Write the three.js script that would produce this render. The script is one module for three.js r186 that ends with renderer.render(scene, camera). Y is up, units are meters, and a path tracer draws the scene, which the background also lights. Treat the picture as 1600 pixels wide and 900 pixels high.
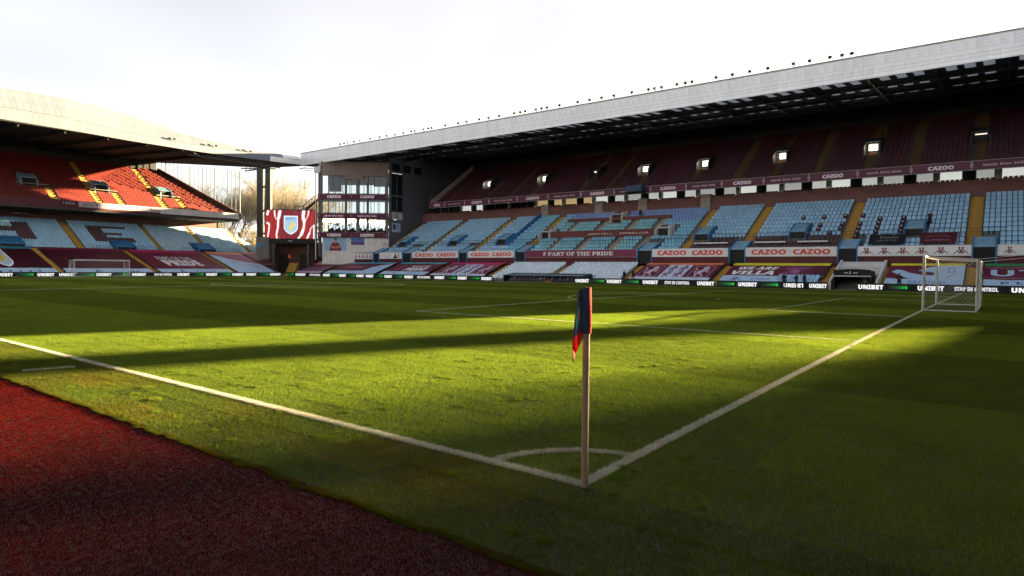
import * as THREE from 'three';
import { mergeGeometries } from 'three/addons/utils/BufferGeometryUtils.js';
import { MarchingCubes } from 'three/addons/objects/MarchingCubes.js';
import { ImprovedNoise } from 'three/addons/math/ImprovedNoise.js';

// ---------------------------------------------------------------- camera, sky, sun, exposure
// axes: +X along the touchline away from the near corner, +Z along the near goal line, y up; origin at the corner flag
const scene = new THREE.Scene();
const camera = new THREE.PerspectiveCamera(2 * Math.atan(450 / 997.1) * 180 / Math.PI, 16 / 9, 0.1, 3000);
{
  const yaw = 0.915474, pit = -0.0299917, rol = 0.00948;
  const fw = new THREE.Vector3(Math.cos(yaw) * Math.cos(pit), Math.sin(pit), Math.sin(yaw) * Math.cos(pit));
  const rt = new THREE.Vector3(-Math.sin(yaw), 0, Math.cos(yaw)), up = new THREE.Vector3().crossVectors(rt, fw);
  const r2 = rt.clone().multiplyScalar(Math.cos(rol)).addScaledVector(up, Math.sin(rol));
  const u2 = rt.clone().multiplyScalar(-Math.sin(rol)).addScaledVector(up, Math.cos(rol));
  camera.position.set(-2.8475, 1.909, -4.7687);
  camera.quaternion.setFromRotationMatrix(new THREE.Matrix4().makeBasis(r2, u2, fw.clone().negate()));
}
const SUN_EL = 8.0 * Math.PI / 180, SUN_AZ = 113.5 * Math.PI / 180;
const sunDir = new THREE.Vector3(Math.cos(SUN_AZ) * Math.cos(SUN_EL), Math.sin(SUN_EL), Math.sin(SUN_AZ) * Math.cos(SUN_EL));
const EXPOSURE = 10.5;
function skyColor(d) {                                  // hazy bright winter sky, brighter and warmer towards the sun and the horizon
  const el = Math.max(0, d.y), ang = Math.acos(Math.max(-1, Math.min(1, d.dot(sunDir))));
  const h = Math.exp(-el / 0.3);
  const glow = Math.exp(-ang / 0.55);
  const r = 0.042 + 0.098 * h + 0.16 * glow, g = 0.046 + 0.097 * h + 0.142 * glow, b = 0.054 + 0.094 * h + 0.115 * glow;
  return [r, g, b];
}
{
  const w = 512, h = 256, data = new Float32Array(w * h * 4), d = new THREE.Vector3(), noise = new ImprovedNoise();
  for (let j = 0; j < h; j++) for (let i = 0; i < w; i++) {
    const phi = ((i + 0.5) / w - 0.5) * 2 * Math.PI, th = ((j + 0.5) / h - 0.5) * Math.PI;
    d.set(Math.cos(th) * Math.cos(phi), Math.sin(th), Math.cos(th) * Math.sin(phi));
    const c = skyColor(d), k = 1 + 0.1 * noise.noise(d.x * 3, d.y * 9, d.z * 3) + 0.06 * noise.noise(d.x * 7, d.y * 20, d.z * 7);
    const o = (j * w + i) * 4, low = d.y < 0 ? 0.35 : 1;
    data[o] = c[0] * k * low; data[o + 1] = c[1] * k * low; data[o + 2] = c[2] * k * low; data[o + 3] = 1;
  }
  const sky = new THREE.DataTexture(data, w, h, THREE.RGBAFormat, THREE.FloatType);
  sky.mapping = THREE.EquirectangularReflectionMapping; sky.magFilter = sky.minFilter = THREE.LinearFilter; sky.wrapS = THREE.RepeatWrapping; sky.needsUpdate = true;
  scene.background = sky; scene.environment = sky;
}
const sun = new THREE.DirectionalLight(new THREE.Color().setRGB(1, 0.77, 0.4), 5);
sun.position.copy(sunDir).multiplyScalar(300).add(new THREE.Vector3(40, 0, 40)); sun.target.position.set(40, 0, 40);
sun.castShadow = true; sun.shadow.mapSize.set(4096, 4096); sun.shadow.radius = 1.3;
Object.assign(sun.shadow.camera, { left: -180, right: 180, top: 120, bottom: -120, near: 1, far: 700 });
scene.add(sun, sun.target);
const renderer = new THREE.WebGLRenderer({ antialias: true });
renderer.toneMapping = THREE.LinearToneMapping; renderer.toneMappingExposure = EXPOSURE;
renderer.outputColorSpace = THREE.SRGBColorSpace; renderer.shadowMap.enabled = true;

// ---------------------------------------------------------------- helpers
function rng(seed) { let s = seed >>> 0; return () => { s = (s + 0x6D2B79F5) >>> 0; let t = s; t = Math.imul(t ^ (t >>> 15), t | 1); t ^= t + Math.imul(t ^ (t >>> 7), t | 61); return ((t ^ (t >>> 14)) >>> 0) / 4294967296; }; }
const perlin = new ImprovedNoise();
const used = new Map();
function numbered(n) { const k = used.get(n) || 0; used.set(n, k + 1); return k ? n + '_' + String(k).padStart(3, '0') : n; }
function tag(o, label, category, group, kind) {
  if (label) o.userData.label = label; if (category) o.userData.category = category;
  if (group) o.userData.group = group; if (kind) o.userData.kind = kind; return o;
}
const ONES = ['', 'first', 'second', 'third', 'fourth', 'fifth', 'sixth', 'seventh', 'eighth', 'ninth', 'tenth', 'eleventh', 'twelfth', 'thirteenth', 'fourteenth', 'fifteenth', 'sixteenth', 'seventeenth', 'eighteenth', 'nineteenth', 'twentieth'];
function ordinal(n) { return n <= 20 ? ONES[n] : n === 30 ? 'thirtieth' : n === 40 ? 'fortieth' : (n < 30 ? 'twenty-' : n < 40 ? 'thirty-' : 'forty-') + ONES[n % 10]; }
function thing(name, label, category, group, at = [0, 0, 0], turn = 0) {
  const g = new THREE.Group(); g.name = numbered(name); g.position.set(...at); g.rotation.y = turn; scene.add(g);
  return tag(g, label, category, group);
}
function mesh(name, geo, mat, parent = scene) {
  const m = new THREE.Mesh(geo, mat); m.castShadow = m.receiveShadow = true;
  m.name = parent === scene ? numbered(name) : name; parent.add(m); return m;
}
function structure(name, geo, mat) { const m = mesh(name, geo, mat); m.userData.kind = 'structure'; return m; }
const V = (x, y, z) => new THREE.Vector3(x, y, z);
// side 'R' is the long stand (u = X, d = Z); side 'L' the end stand behind the far goal (u = Z, d = X)
const W = (s, u, y, d) => s === 'R' ? V(u, y, d) : V(d, y, u);
class MB {                                             // gathers boxes, prisms and bars into one geometry, uv in metres
  constructor() { this.p = []; this.n = []; this.t = []; this.m = null; }
  tri(a, b, c, ua, ub, uc, na, nb, nc) {
    const e = V().subVectors(b, a), f = V().subVectors(c, a), n = e.cross(f).normalize();
    for (const [v, u, w] of [[a, ua, na], [b, ub, nb], [c, uc, nc]]) { this.p.push(v.x, v.y, v.z); const q = w || n; this.n.push(q.x, q.y, q.z); this.t.push(u[0], u[1]); }
  }
  quad(a, b, c, d, uv) {
    if (this.m) { a = a.clone().applyMatrix4(this.m); b = b.clone().applyMatrix4(this.m); c = c.clone().applyMatrix4(this.m); d = d.clone().applyMatrix4(this.m); }
    const w = a.distanceTo(b), h = a.distanceTo(d); uv = uv || [[0, 0], [w, 0], [w, h], [0, h]];
    this.tri(a, b, c, uv[0], uv[1], uv[2]); this.tri(a, c, d, uv[0], uv[2], uv[3]); return this;
  }
  hexa(v) {                                            // eight corners: bottom 0-3 then top 4-7, same order
    this.quad(v[3], v[2], v[1], v[0]); this.quad(v[4], v[5], v[6], v[7]);
    for (let i = 0; i < 4; i++) { const j = (i + 1) % 4; this.quad(v[i], v[j], v[j + 4], v[i + 4]); } return this;
  }
  box(x0, x1, y0, y1, z0, z1) { return this.hexa([V(x0, y0, z1), V(x1, y0, z1), V(x1, y0, z0), V(x0, y0, z0), V(x0, y1, z1), V(x1, y1, z1), V(x1, y1, z0), V(x0, y1, z0)]); }
  sbox(s, u0, u1, y0, y1, d0, d1) { return s === 'R' ? this.box(u0, u1, y0, y1, d0, d1) : this.box(d0, d1, y0, y1, u0, u1); }
  prism(s, poly, u0, u1) {                             // polygon of [d, y] drawn along u
    const P = (q, u) => W(s, u, q[1], q[0]);
    const sh = THREE.ShapeUtils.triangulateShape(poly.map(q => new THREE.Vector2(q[0], q[1])), []);
    const area = THREE.ShapeUtils.area(poly.map(q => new THREE.Vector2(q[0], q[1])));
    let list = poly; if (area < 0) list = poly.slice().reverse();
    const flip = s === 'R';
    for (let i = 0; i < list.length; i++) { const a = list[i], b = list[(i + 1) % list.length]; if (flip) this.quad(P(a, u1), P(b, u1), P(b, u0), P(a, u0)); else this.quad(P(a, u0), P(b, u0), P(b, u1), P(a, u1)); }
    for (const f of sh) for (const u of [u0, u1]) { let [a, b, c] = f.map(k => P(poly[k], u)); if (this.m) [a, b, c] = [a, b, c].map(v => v.applyMatrix4(this.m)); const uv = f.map(k => poly[k]); this.tri(a, b, c, uv[0], uv[1], uv[2]); }
    return this;
  }
  bar(a, b, w, h = w) {                                // square bar between two points
    const dir = V().subVectors(b, a).normalize(), ref = Math.abs(dir.y) > 0.95 ? V(1, 0, 0) : V(0, 1, 0);
    const x = V().crossVectors(dir, ref).normalize().multiplyScalar(w / 2), y = V().crossVectors(x, dir).normalize().multiplyScalar(h / 2);
    const c = (o, i, j) => o.clone().addScaledVector(x, i).addScaledVector(y, j);
    return this.hexa([c(a, -1, -1), c(a, 1, -1), c(a, 1, 1), c(a, -1, 1), c(b, -1, -1), c(b, 1, -1), c(b, 1, 1), c(b, -1, 1)]);
  }
  tube(a, b, r0, r1 = r0, n = 8) {
    const dir = V().subVectors(b, a).normalize(), ref = Math.abs(dir.y) > 0.95 ? V(1, 0, 0) : V(0, 1, 0);
    const x = V().crossVectors(dir, ref).normalize(), y = V().crossVectors(x, dir).normalize(), L = a.distanceTo(b);
    const ring = (o, r, k) => { const t = -k / n * 2 * Math.PI; const nn = x.clone().multiplyScalar(Math.cos(t)).addScaledVector(y, Math.sin(t)); return [o.clone().addScaledVector(nn, r), nn]; };
    for (let k = 0; k < n; k++) {
      const [a0, n0] = ring(a, r0, k), [a1, n1] = ring(a, r0, k + 1), [b0] = ring(b, r1, k), [b1] = ring(b, r1, k + 1);
      const u0 = k / n * 6.28 * r0, u1 = (k + 1) / n * 6.28 * r0;
      this.tri(a0, a1, b1, [u0, 0], [u1, 0], [u1, L], n0, n1, n1); this.tri(a0, b1, b0, [u0, 0], [u1, L], [u0, L], n0, n1, n0);
      if (r1 > 0.004) this.tri(b0, b1, b, [0, 0], [0, 0], [0, 0]); if (r0 > 0.02) this.tri(a1, a0, a, [0, 0], [0, 0], [0, 0]);
    } return this;
  }
  add(geo) { const g = geo.index ? geo.toNonIndexed() : geo; this.p.push(...g.attributes.position.array); this.n.push(...g.attributes.normal.array); if (g.attributes.uv) this.t.push(...g.attributes.uv.array); else for (let i = 0; i < g.attributes.position.count; i++) this.t.push(0, 0); return this; }
  geo() {
    const g = new THREE.BufferGeometry();
    g.setAttribute('position', new THREE.Float32BufferAttribute(this.p, 3)); g.setAttribute('normal', new THREE.Float32BufferAttribute(this.n, 3)); g.setAttribute('uv', new THREE.Float32BufferAttribute(this.t, 2)); return g;
  }
  build(name, mat, parent) { return mesh(name, this.geo(), mat, parent); }
}
// ---------------------------------------------------------------- materials
function dataTex(size, fn, srgb = true, rep = [1, 1]) {
  const a = new Uint8Array(size * size * 4);
  for (let j = 0; j < size; j++) for (let i = 0; i < size; i++) { const c = fn(i / size, j / size), o = (j * size + i) * 4; a[o] = c[0] * 255; a[o + 1] = c[1] * 255; a[o + 2] = c[2] * 255; a[o + 3] = 255; }
  const t = new THREE.DataTexture(a, size, size); t.wrapS = t.wrapT = THREE.RepeatWrapping; t.magFilter = THREE.LinearFilter; t.minFilter = THREE.LinearMipmapLinearFilter;
  if (srgb) t.colorSpace = THREE.SRGBColorSpace; t.repeat.set(...rep); t.needsUpdate = true; return t;
}
const tile = (u, v, f, s) => {                          // noise that repeats over the unit square
  const a = u * 2 * Math.PI, b = v * 2 * Math.PI, R = f / 6.283;
  return perlin.noise(Math.cos(a) * R + s, Math.sin(a) * R + Math.cos(b) * R * 1.3 + s * 2, Math.sin(b) * R * 1.3 + s * 3);
};
const grime = dataTex(256, (u, v) => { const k = 0.86 + 0.1 * tile(u, v, 5, 1) + 0.07 * tile(u, v, 17, 2) + 0.05 * tile(u, v, 45, 3); const g = Math.max(0, Math.min(1, k)); return [g, g, g]; }, true, [1 / 6, 1 / 6]);
const streaks = dataTex(256, (u, v) => { const k = 0.9 + 0.08 * tile(u, v * 0.05, 40, 4) + 0.05 * tile(u, v, 6, 5); const g = Math.max(0, Math.min(1, k)); return [g, g, g]; }, true, [1 / 8, 1 / 8]);
const roughBump = dataTex(256, (u, v) => { const k = 0.5 + 0.3 * tile(u, v, 30, 7) + 0.2 * tile(u, v, 60, 8); return [k, k, k]; }, false, [1 / 2, 1 / 2]);
const lin = (r, g, b) => new THREE.Color().setRGB(r, g, b);
function std(c, rough = 0.8, o = {}) { return new THREE.MeshStandardMaterial({ color: c, roughness: rough, map: grime, ...o }); }
const M = {
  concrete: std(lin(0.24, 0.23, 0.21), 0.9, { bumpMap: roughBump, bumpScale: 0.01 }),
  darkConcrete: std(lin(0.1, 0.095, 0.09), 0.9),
  paleConcrete: std(lin(0.5, 0.44, 0.37), 0.9),
  claretWall: std(lin(0.13, 0.012, 0.025), 0.6),
  brick: std(lin(0.27, 0.125, 0.11), 0.85, { bumpMap: roughBump, bumpScale: 0.01 }),
  white: std(lin(0.8, 0.8, 0.8), 0.5, { map: streaks }),
  fascia: [0.93, 0.9, 0.95].map(k => std(lin(k, k, k), 0.45, { metalness: 0.7, map: streaks })),
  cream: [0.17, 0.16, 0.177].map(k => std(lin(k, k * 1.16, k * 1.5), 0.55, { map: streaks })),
  roofBlack: std(lin(0.006, 0.006, 0.008), 0.9),
  yellowShaded: std(lin(0.11, 0.055, 0.016), 0.9),  // aisle yellow darkened for the weaker light of the upper tier
  roofDark: std(lin(0.04, 0.04, 0.045), 0.8),
  black: std(lin(0.012, 0.012, 0.014), 0.7),
  steel: std(lin(0.06, 0.065, 0.075), 0.5, { metalness: 0.3 }),
  greyClad: std(lin(0.13, 0.137, 0.16), 0.5, { map: streaks }),
  pinkClad: std(lin(0.26, 0.19, 0.175), 0.6, { map: streaks }),
  blue: std(lin(0.05, 0.27, 0.6), 0.5),
  paleBlue: std(lin(0.3, 0.55, 0.75), 0.5),
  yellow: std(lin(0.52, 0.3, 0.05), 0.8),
  palestep: std(lin(0.42, 0.36, 0.3), 0.85),
  rail: std(lin(0.05, 0.06, 0.1), 0.4, { metalness: 0.4 }),
  rust: std(lin(0.13, 0.05, 0.035), 0.7),
  blind: std(lin(0.72, 0.73, 0.68), 0.7),
  wood: std(lin(0.2, 0.05, 0.045), 0.6),
  seat: new THREE.MeshStandardMaterial({ color: 0xffffff, roughness: 0.42 }),
  glass: new THREE.MeshPhysicalMaterial({ color: 0xf2f6f6, roughness: 0.02, transmission: 1, thickness: 0, ior: 1.5 }),
  darkGlass: new THREE.MeshPhysicalMaterial({ color: lin(0.02, 0.022, 0.025), roughness: 0.08, ior: 1.5 }),
  rooflight: new THREE.MeshPhysicalMaterial({ color: lin(0.85, 0.9, 0.95), roughness: 1, transmission: 0.62, thickness: 0 }),
  post: std(lin(0.82, 0.82, 0.82), 0.35),
  net: new THREE.MeshStandardMaterial({ color: lin(0.6, 0.6, 0.6), roughness: 0.8 }),
};
M.litPale = [0.03, 0.042, 0.058].map(k => new THREE.MeshStandardMaterial({ color: lin(0.25, 0.25, 0.24), roughness: 0.25, emissive: lin(1, 1.02, 0.96), emissiveIntensity: k })); M.litWarm = new THREE.MeshStandardMaterial({ color: lin(0.2, 0.15, 0.08), roughness: 0.3, emissive: lin(1, 0.72, 0.35), emissiveIntensity: 0.04 });  // panes glow themselves, standing in for lit rooms behind
function canvasTex(w, h, draw) {
  const c = document.createElement('canvas'); c.width = w; c.height = h; const g = c.getContext('2d'); draw(g, w, h);
  const t = new THREE.CanvasTexture(c); t.colorSpace = THREE.SRGBColorSpace; t.anisotropy = 8; return t;
}
function printed(tex, rough = 0.7) { return new THREE.MeshStandardMaterial({ map: tex, roughness: rough }); }
function lit(tex, k) { return new THREE.MeshStandardMaterial({ color: 0x050505, roughness: 0.5, emissive: 0xffffff, emissiveMap: tex, emissiveIntensity: k }); }
function text(g, s, x, y, px, color, o = {}) {           // text squeezed or stretched to a width
  g.save(); g.font = `${o.weight || 'bold'} ${px}px ${o.font || 'sans-serif'}`; g.textAlign = 'center'; g.textBaseline = 'middle'; g.fillStyle = color; g.translate(x, y);
  if (o.skew) g.transform(1, 0, o.skew, 1, 0, 0);
  const w = g.measureText(s).width || px * s.length * 0.6; const k = o.width ? o.width / w : 1; g.scale(k, 1);
  if (o.stroke) { g.lineWidth = o.stroke; g.strokeStyle = o.strokeColor || color; g.strokeText(s, 0, 0); }
  if (!o.hollow) g.fillText(s, 0, 0); g.restore();
}
// a printed face of a thin board: four corners bottom-left, bottom-right, top-right, top-left as seen
function face(a, b, c, d) { const m = new MB(); m.quad(a, b, c, d, [[0, 0], [1, 0], [1, 1], [0, 1]]); return m.geo(); }
// ---------------------------------------------------------------- ground, pitch, red track, grass
const crown = (x, z) => Math.max(0, 0.15 * (1 - ((z - 34) / 34) ** 2)) * (x < -3 ? Math.max(0, 1 + (x + 3) / 6) : x > 107 ? Math.max(0, 1 - (x - 107) / 4) : 1);
{
  const g = new MB(); g.quad(V(-1500, -0.06, 1500), V(1500, -0.06, 1500), V(1500, -0.06, -1500), V(-1500, -0.06, -1500));
  structure('ground', g.geo(), std(lin(0.06, 0.06, 0.055), 0.95));
  const sheet = (x0, x1, nx, z0, z1, nz, dy) => {
    const p = [], t = [], ix = [];
    for (let j = 0; j <= nz; j++) for (let i = 0; i <= nx; i++) { const x = x0 + (x1 - x0) * i / nx, z = z0 + (z1 - z0) * j / nz; p.push(x, crown(x, z) + dy, z); t.push(x, z); }
    for (let j = 0; j < nz; j++) for (let i = 0; i < nx; i++) { const a = j * (nx + 1) + i, b = a + 1, c = a + nx + 1, d = c + 1; ix.push(a, c, b, b, c, d); }
    const q = new THREE.BufferGeometry(); q.setAttribute('position', new THREE.Float32BufferAttribute(p, 3)); q.setAttribute('uv', new THREE.Float32BufferAttribute(t, 2)); q.setIndex(ix); q.computeVertexNormals(); return q;
  };
  structure('pitch', sheet(-8, 111.5, 48, -1.45, 69.95, 60, 0), std(lin(0.035, 0.045, 0.015), 0.95));
  structure('red_track', sheet(-8, 115, 10, -9, -1.45, 4, -0.004), std(lin(0.05, 0.004, 0.003), 0.95));
}
function turfPatch(seed, size, blades, hgt, wid, sz = size, clump = 1) {   // a square of upright blades in small clumps, each blade one narrow leaf
  const r = rng(seed), p = [], n = [], t = [], col = [];
  for (let k = 0; k < blades; k++) {
    const x = (r() - 0.5) * size, z = (r() - 0.5) * sz, c = perlin.noise(x * 26 + seed, z * 26, seed * 0.37) + 0.5 * perlin.noise(x * 60, z * 60, seed), b0 = r();
    if (clump && c < -0.28 && b0 < 0.6) continue;
    const a = r() * 6.283, h = hgt * (0.35 + 0.8 * r()) * (1 + 0.5 * clump * c), w = wid * (0.6 + 0.8 * r()), lean = h * (0.15 + 0.75 * r()), b = r() * 6.283;
    const ca = Math.cos(a) * w / 2, sa = Math.sin(a) * w / 2, lx = Math.cos(b) * lean, lz = Math.sin(b) * lean, v0 = 0.7 + 0.6 * r(), dry = r() < 0.08 ? 1.5 : 1;
    const A = V(x - ca, 0, z - sa), B = V(x + ca, 0, z + sa), C = V(x + lx, h, z + lz), q = V().subVectors(B, A).cross(V().subVectors(C, A)).normalize();
    for (const v of [A, B, C]) { p.push(v.x, v.y, v.z); n.push(q.x, q.y, q.z); t.push(0, 0); col.push(v0 * dry, v0, v0 * (2 - dry)); }
  }
  const g = new THREE.BufferGeometry(); g.setAttribute('position', new THREE.Float32BufferAttribute(p, 3)); g.setAttribute('normal', new THREE.Float32BufferAttribute(n, 3)); g.setAttribute('uv', new THREE.Float32BufferAttribute(t, 2)); g.setAttribute('color', new THREE.Float32BufferAttribute(col, 3)); return g;
}
const bladeMat = (c, tr = 0.4, sp = 0.25) => new THREE.MeshPhysicalMaterial({ vertexColors: true, color: c, roughness: 0.9, transmission: tr, thickness: 0, specularIntensity: sp });
function scatter(name, geos, mat, list, label, category, kind) {   // list of [x, y, z, turn, sx, sy, sz, r, g, b]; one object, its variants below it
  const per = geos.map(() => []); list.forEach((q, i) => per[i % geos.length].push(q));
  const root = geos.length > 1 ? thing(name, label, category) : null; if (root) root.userData.kind = kind;
  const m = new THREE.Matrix4(), qn = new THREE.Quaternion(), up = V(0, 1, 0), col = new THREE.Color();
  geos.forEach((g, k) => {
    const im = new THREE.InstancedMesh(g, mat, per[k].length); im.castShadow = im.receiveShadow = true;
    per[k].forEach((q, i) => { m.compose(V(q[0], q[1], q[2]), qn.setFromAxisAngle(up, q[3]), V(q[4], q[5], q[6])); im.setMatrixAt(i, m); im.setColorAt(i, col.setRGB(q[7], q[8], q[9])); });
    if (root) { im.name = 'blades'; im.userData.kind = 'stuff'; root.add(im); } else { im.name = numbered(name); tag(im, label, category, null, kind); scene.add(im); }
  });
}
{
  const r = rng(11), near = [], far = [], S = 0.5;
  const put = (x, z, S2, list, y = 0) => {
    const stripe = Math.floor(z / 6.1) % 2 === 0 ? 1.05 : 0.72;
    const big = perlin.noise(x * 0.12, 3.3, z * 0.12), mid = perlin.noise(x * 0.7, 1.7, z * 0.7), fine = r() - 0.5;
    let k = stripe * (1 + 0.18 * big + 0.16 * mid + 0.16 * fine), R = 1, G = 1, B = 1;
    if (z < 0.1 || x < 0) { const w = Math.max(0, Math.min(1, 0.32 + 1.1 * perlin.noise(x * 0.45, 8.1, z * 0.9) + 0.5 * mid)) * (x < 0 ? 0.15 : z < 0 ? 1 : 0.4); R = 1 + 0.38 * w; G = 1 - 0.12 * w; B = 1 - 0.1 * w; k *= 0.92; }
    if (z < 0) k *= 0.8 + 0.4 * r();
    const y2 = crown(x, z); list.push([x, y2 + y, z, Math.floor(r() * 4) * Math.PI / 2, S2 / S, 0.85 + 0.3 * r() + 0.15 * mid, S2 / S, k * R, k * G, k * B]);
  };
  const L0 = 0.13;
  for (let z = -1.45 + S / 2 + 0.0; z < 0; z += S) for (let x = -7; x < 45; x += S) put(x, Math.min(z, -S / 2 - 0.01), S, near);
  for (let x = L0 + S / 2; x < 45; x += S) for (let z = L0 + S / 2; z < 69.7; z += S) put(x, z, S, near);
  for (let x = -S / 2; x > -7; x -= S) for (let z = S / 2; z < 69.7; z += S) put(x, z, S, near);
  for (let x = 45 + 0.5; x < 111; x += 1) for (let z = -1; z < 69.5; z += 1) put(x, z, 1, far);
  const vars = [1, 2, 3, 4].map(s => turfPatch(s * 17, S, 3000, 0.032, 0.0046));
  const green = bladeMat(lin(0.155, 0.226, 0.02), 0.55, 0.15);
  for (let x = -7; x < 24; x += 0.16) near.push([x, -0.004, -1.47 - 0.05 * r() - 0.05 * perlin.noise(x * 1.3, 4, 2), Math.floor(r() * 2) * Math.PI, 0.36, 0.7 + 0.4 * r(), 0.16, 0.5 + 0.2 * r(), 0.36 + 0.14 * r(), 0.4]);
  for (let i = 0; i < 900; i++) { const x = r() * 30 - 1, z = r() * 26 - 1.2, q = 0.1 + 0.22 * r(), b = r(); near.push([x, crown(x, z) + 0.002, z, r() * 6.28, q, 0.9 + 0.35 * r(), q * (0.5 + r()), b < 0.5 ? 1.02 : 0.82, b < 0.5 ? 0.88 : 0.92, 0.9]); }
  scatter('grass', vars, green, near.concat(far), 'mown green turf of the football pitch', 'grass', 'stuff');
  const red = [];
  for (let x = -7; x < 40; x += S) for (let z = -1.45 - S / 2; z > -9; z -= S) { const k = 0.8 + 0.35 * r() + 0.35 * perlin.noise(x * 0.5, 5, z * 0.5) + 0.25 * perlin.noise(x * 2.1, 9, z * 0.4); red.push([x, -0.004, z, Math.floor(r() * 4) * Math.PI / 2, 1, 1, 1, k, k, k]); }
  scatter('red_turf', [5, 6].map(s => turfPatch(s * 31, S, 3600, 0.016, 0.0045)), bladeMat(lin(0.08, 0.0035, 0.0022), 0.3, 0), red, 'short red artificial turf of the strip beside the touchline', 'artificial turf', 'stuff');
  // white lines: painted blades
  const line = [], seg = (x0, z0, x1, z1) => { const L = Math.hypot(x1 - x0, z1 - z0), n = Math.max(1, Math.round(L / 0.25)), a = Math.atan2(-(z1 - z0), x1 - x0); for (let i = 0; i < n; i++) { const t = (i + 0.5) / n, x = x0 + (x1 - x0) * t, z = z0 + (z1 - z0) * t, k = 0.92 + 0.16 * r(); line.push([x, crown(x, z), z, a, L / n / 0.25, 0.95 + 0.15 * r(), x * x + z * z > 169 && z > 0.2 && x > 0.2 ? 0.7 : 1, k, k, k]); } };
  const arc = (cx, cz, R, a0, a1) => { const n = Math.max(12, Math.ceil(R * Math.abs(a1 - a0) / 0.25)); for (let i = 0; i < n; i++) { const p = a0 + (a1 - a0) * i / n, q = a0 + (a1 - a0) * (i + 1) / n; seg(cx + R * Math.cos(p), cz + R * Math.sin(p), cx + R * Math.cos(q), cz + R * Math.sin(q)); } };
  const h = 0.06, LX = 105, LZ = 68;
  seg(0, h, LX, h); seg(0, LZ - h, LX, LZ - h); seg(h, 0.12, h, LZ - 0.12); seg(LX - h, 0.12, LX - h, LZ - 0.12); seg(LX / 2, 0, LX / 2, LZ);
  for (const e of [0, 1]) {
    const X = v => e ? LX - v : v;
    for (const [d, w] of [[16.5, 20.16], [5.5, 9.16]]) { seg(X(0), 34 - w, X(d), 34 - w); seg(X(0), 34 + w, X(d), 34 + w); seg(X(d), 34 - w, X(d), 34 + w); }
    const t = Math.acos(5.5 / 9.15); arc(X(11), 34, 9.15, e ? Math.PI - t : -t, e ? Math.PI + t : t);
    arc(X(0), 0, 1.1, e ? Math.PI / 2 : 0, e ? Math.PI : Math.PI / 2); arc(X(0), LZ, 1.1, e ? Math.PI : -Math.PI / 2, e ? 1.5 * Math.PI : 0);
    for (const q of [-0.07, 0, 0.07]) seg(X(11) - 0.12, 34 + q, X(11) + 0.12, 34 + q);
  }
  arc(LX / 2, 34, 9.15, 0, 6.2832); seg(10.95, -1.1, 10.78, -0.35);
  scatter('pitch_markings', [turfPatch(777, 0.25, 1500, 0.034, 0.0045, 0.12, 0.5)], bladeMat(lin(0.62, 0.63, 0.57), 0.2), line, null, null, 'structure');
}
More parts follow.
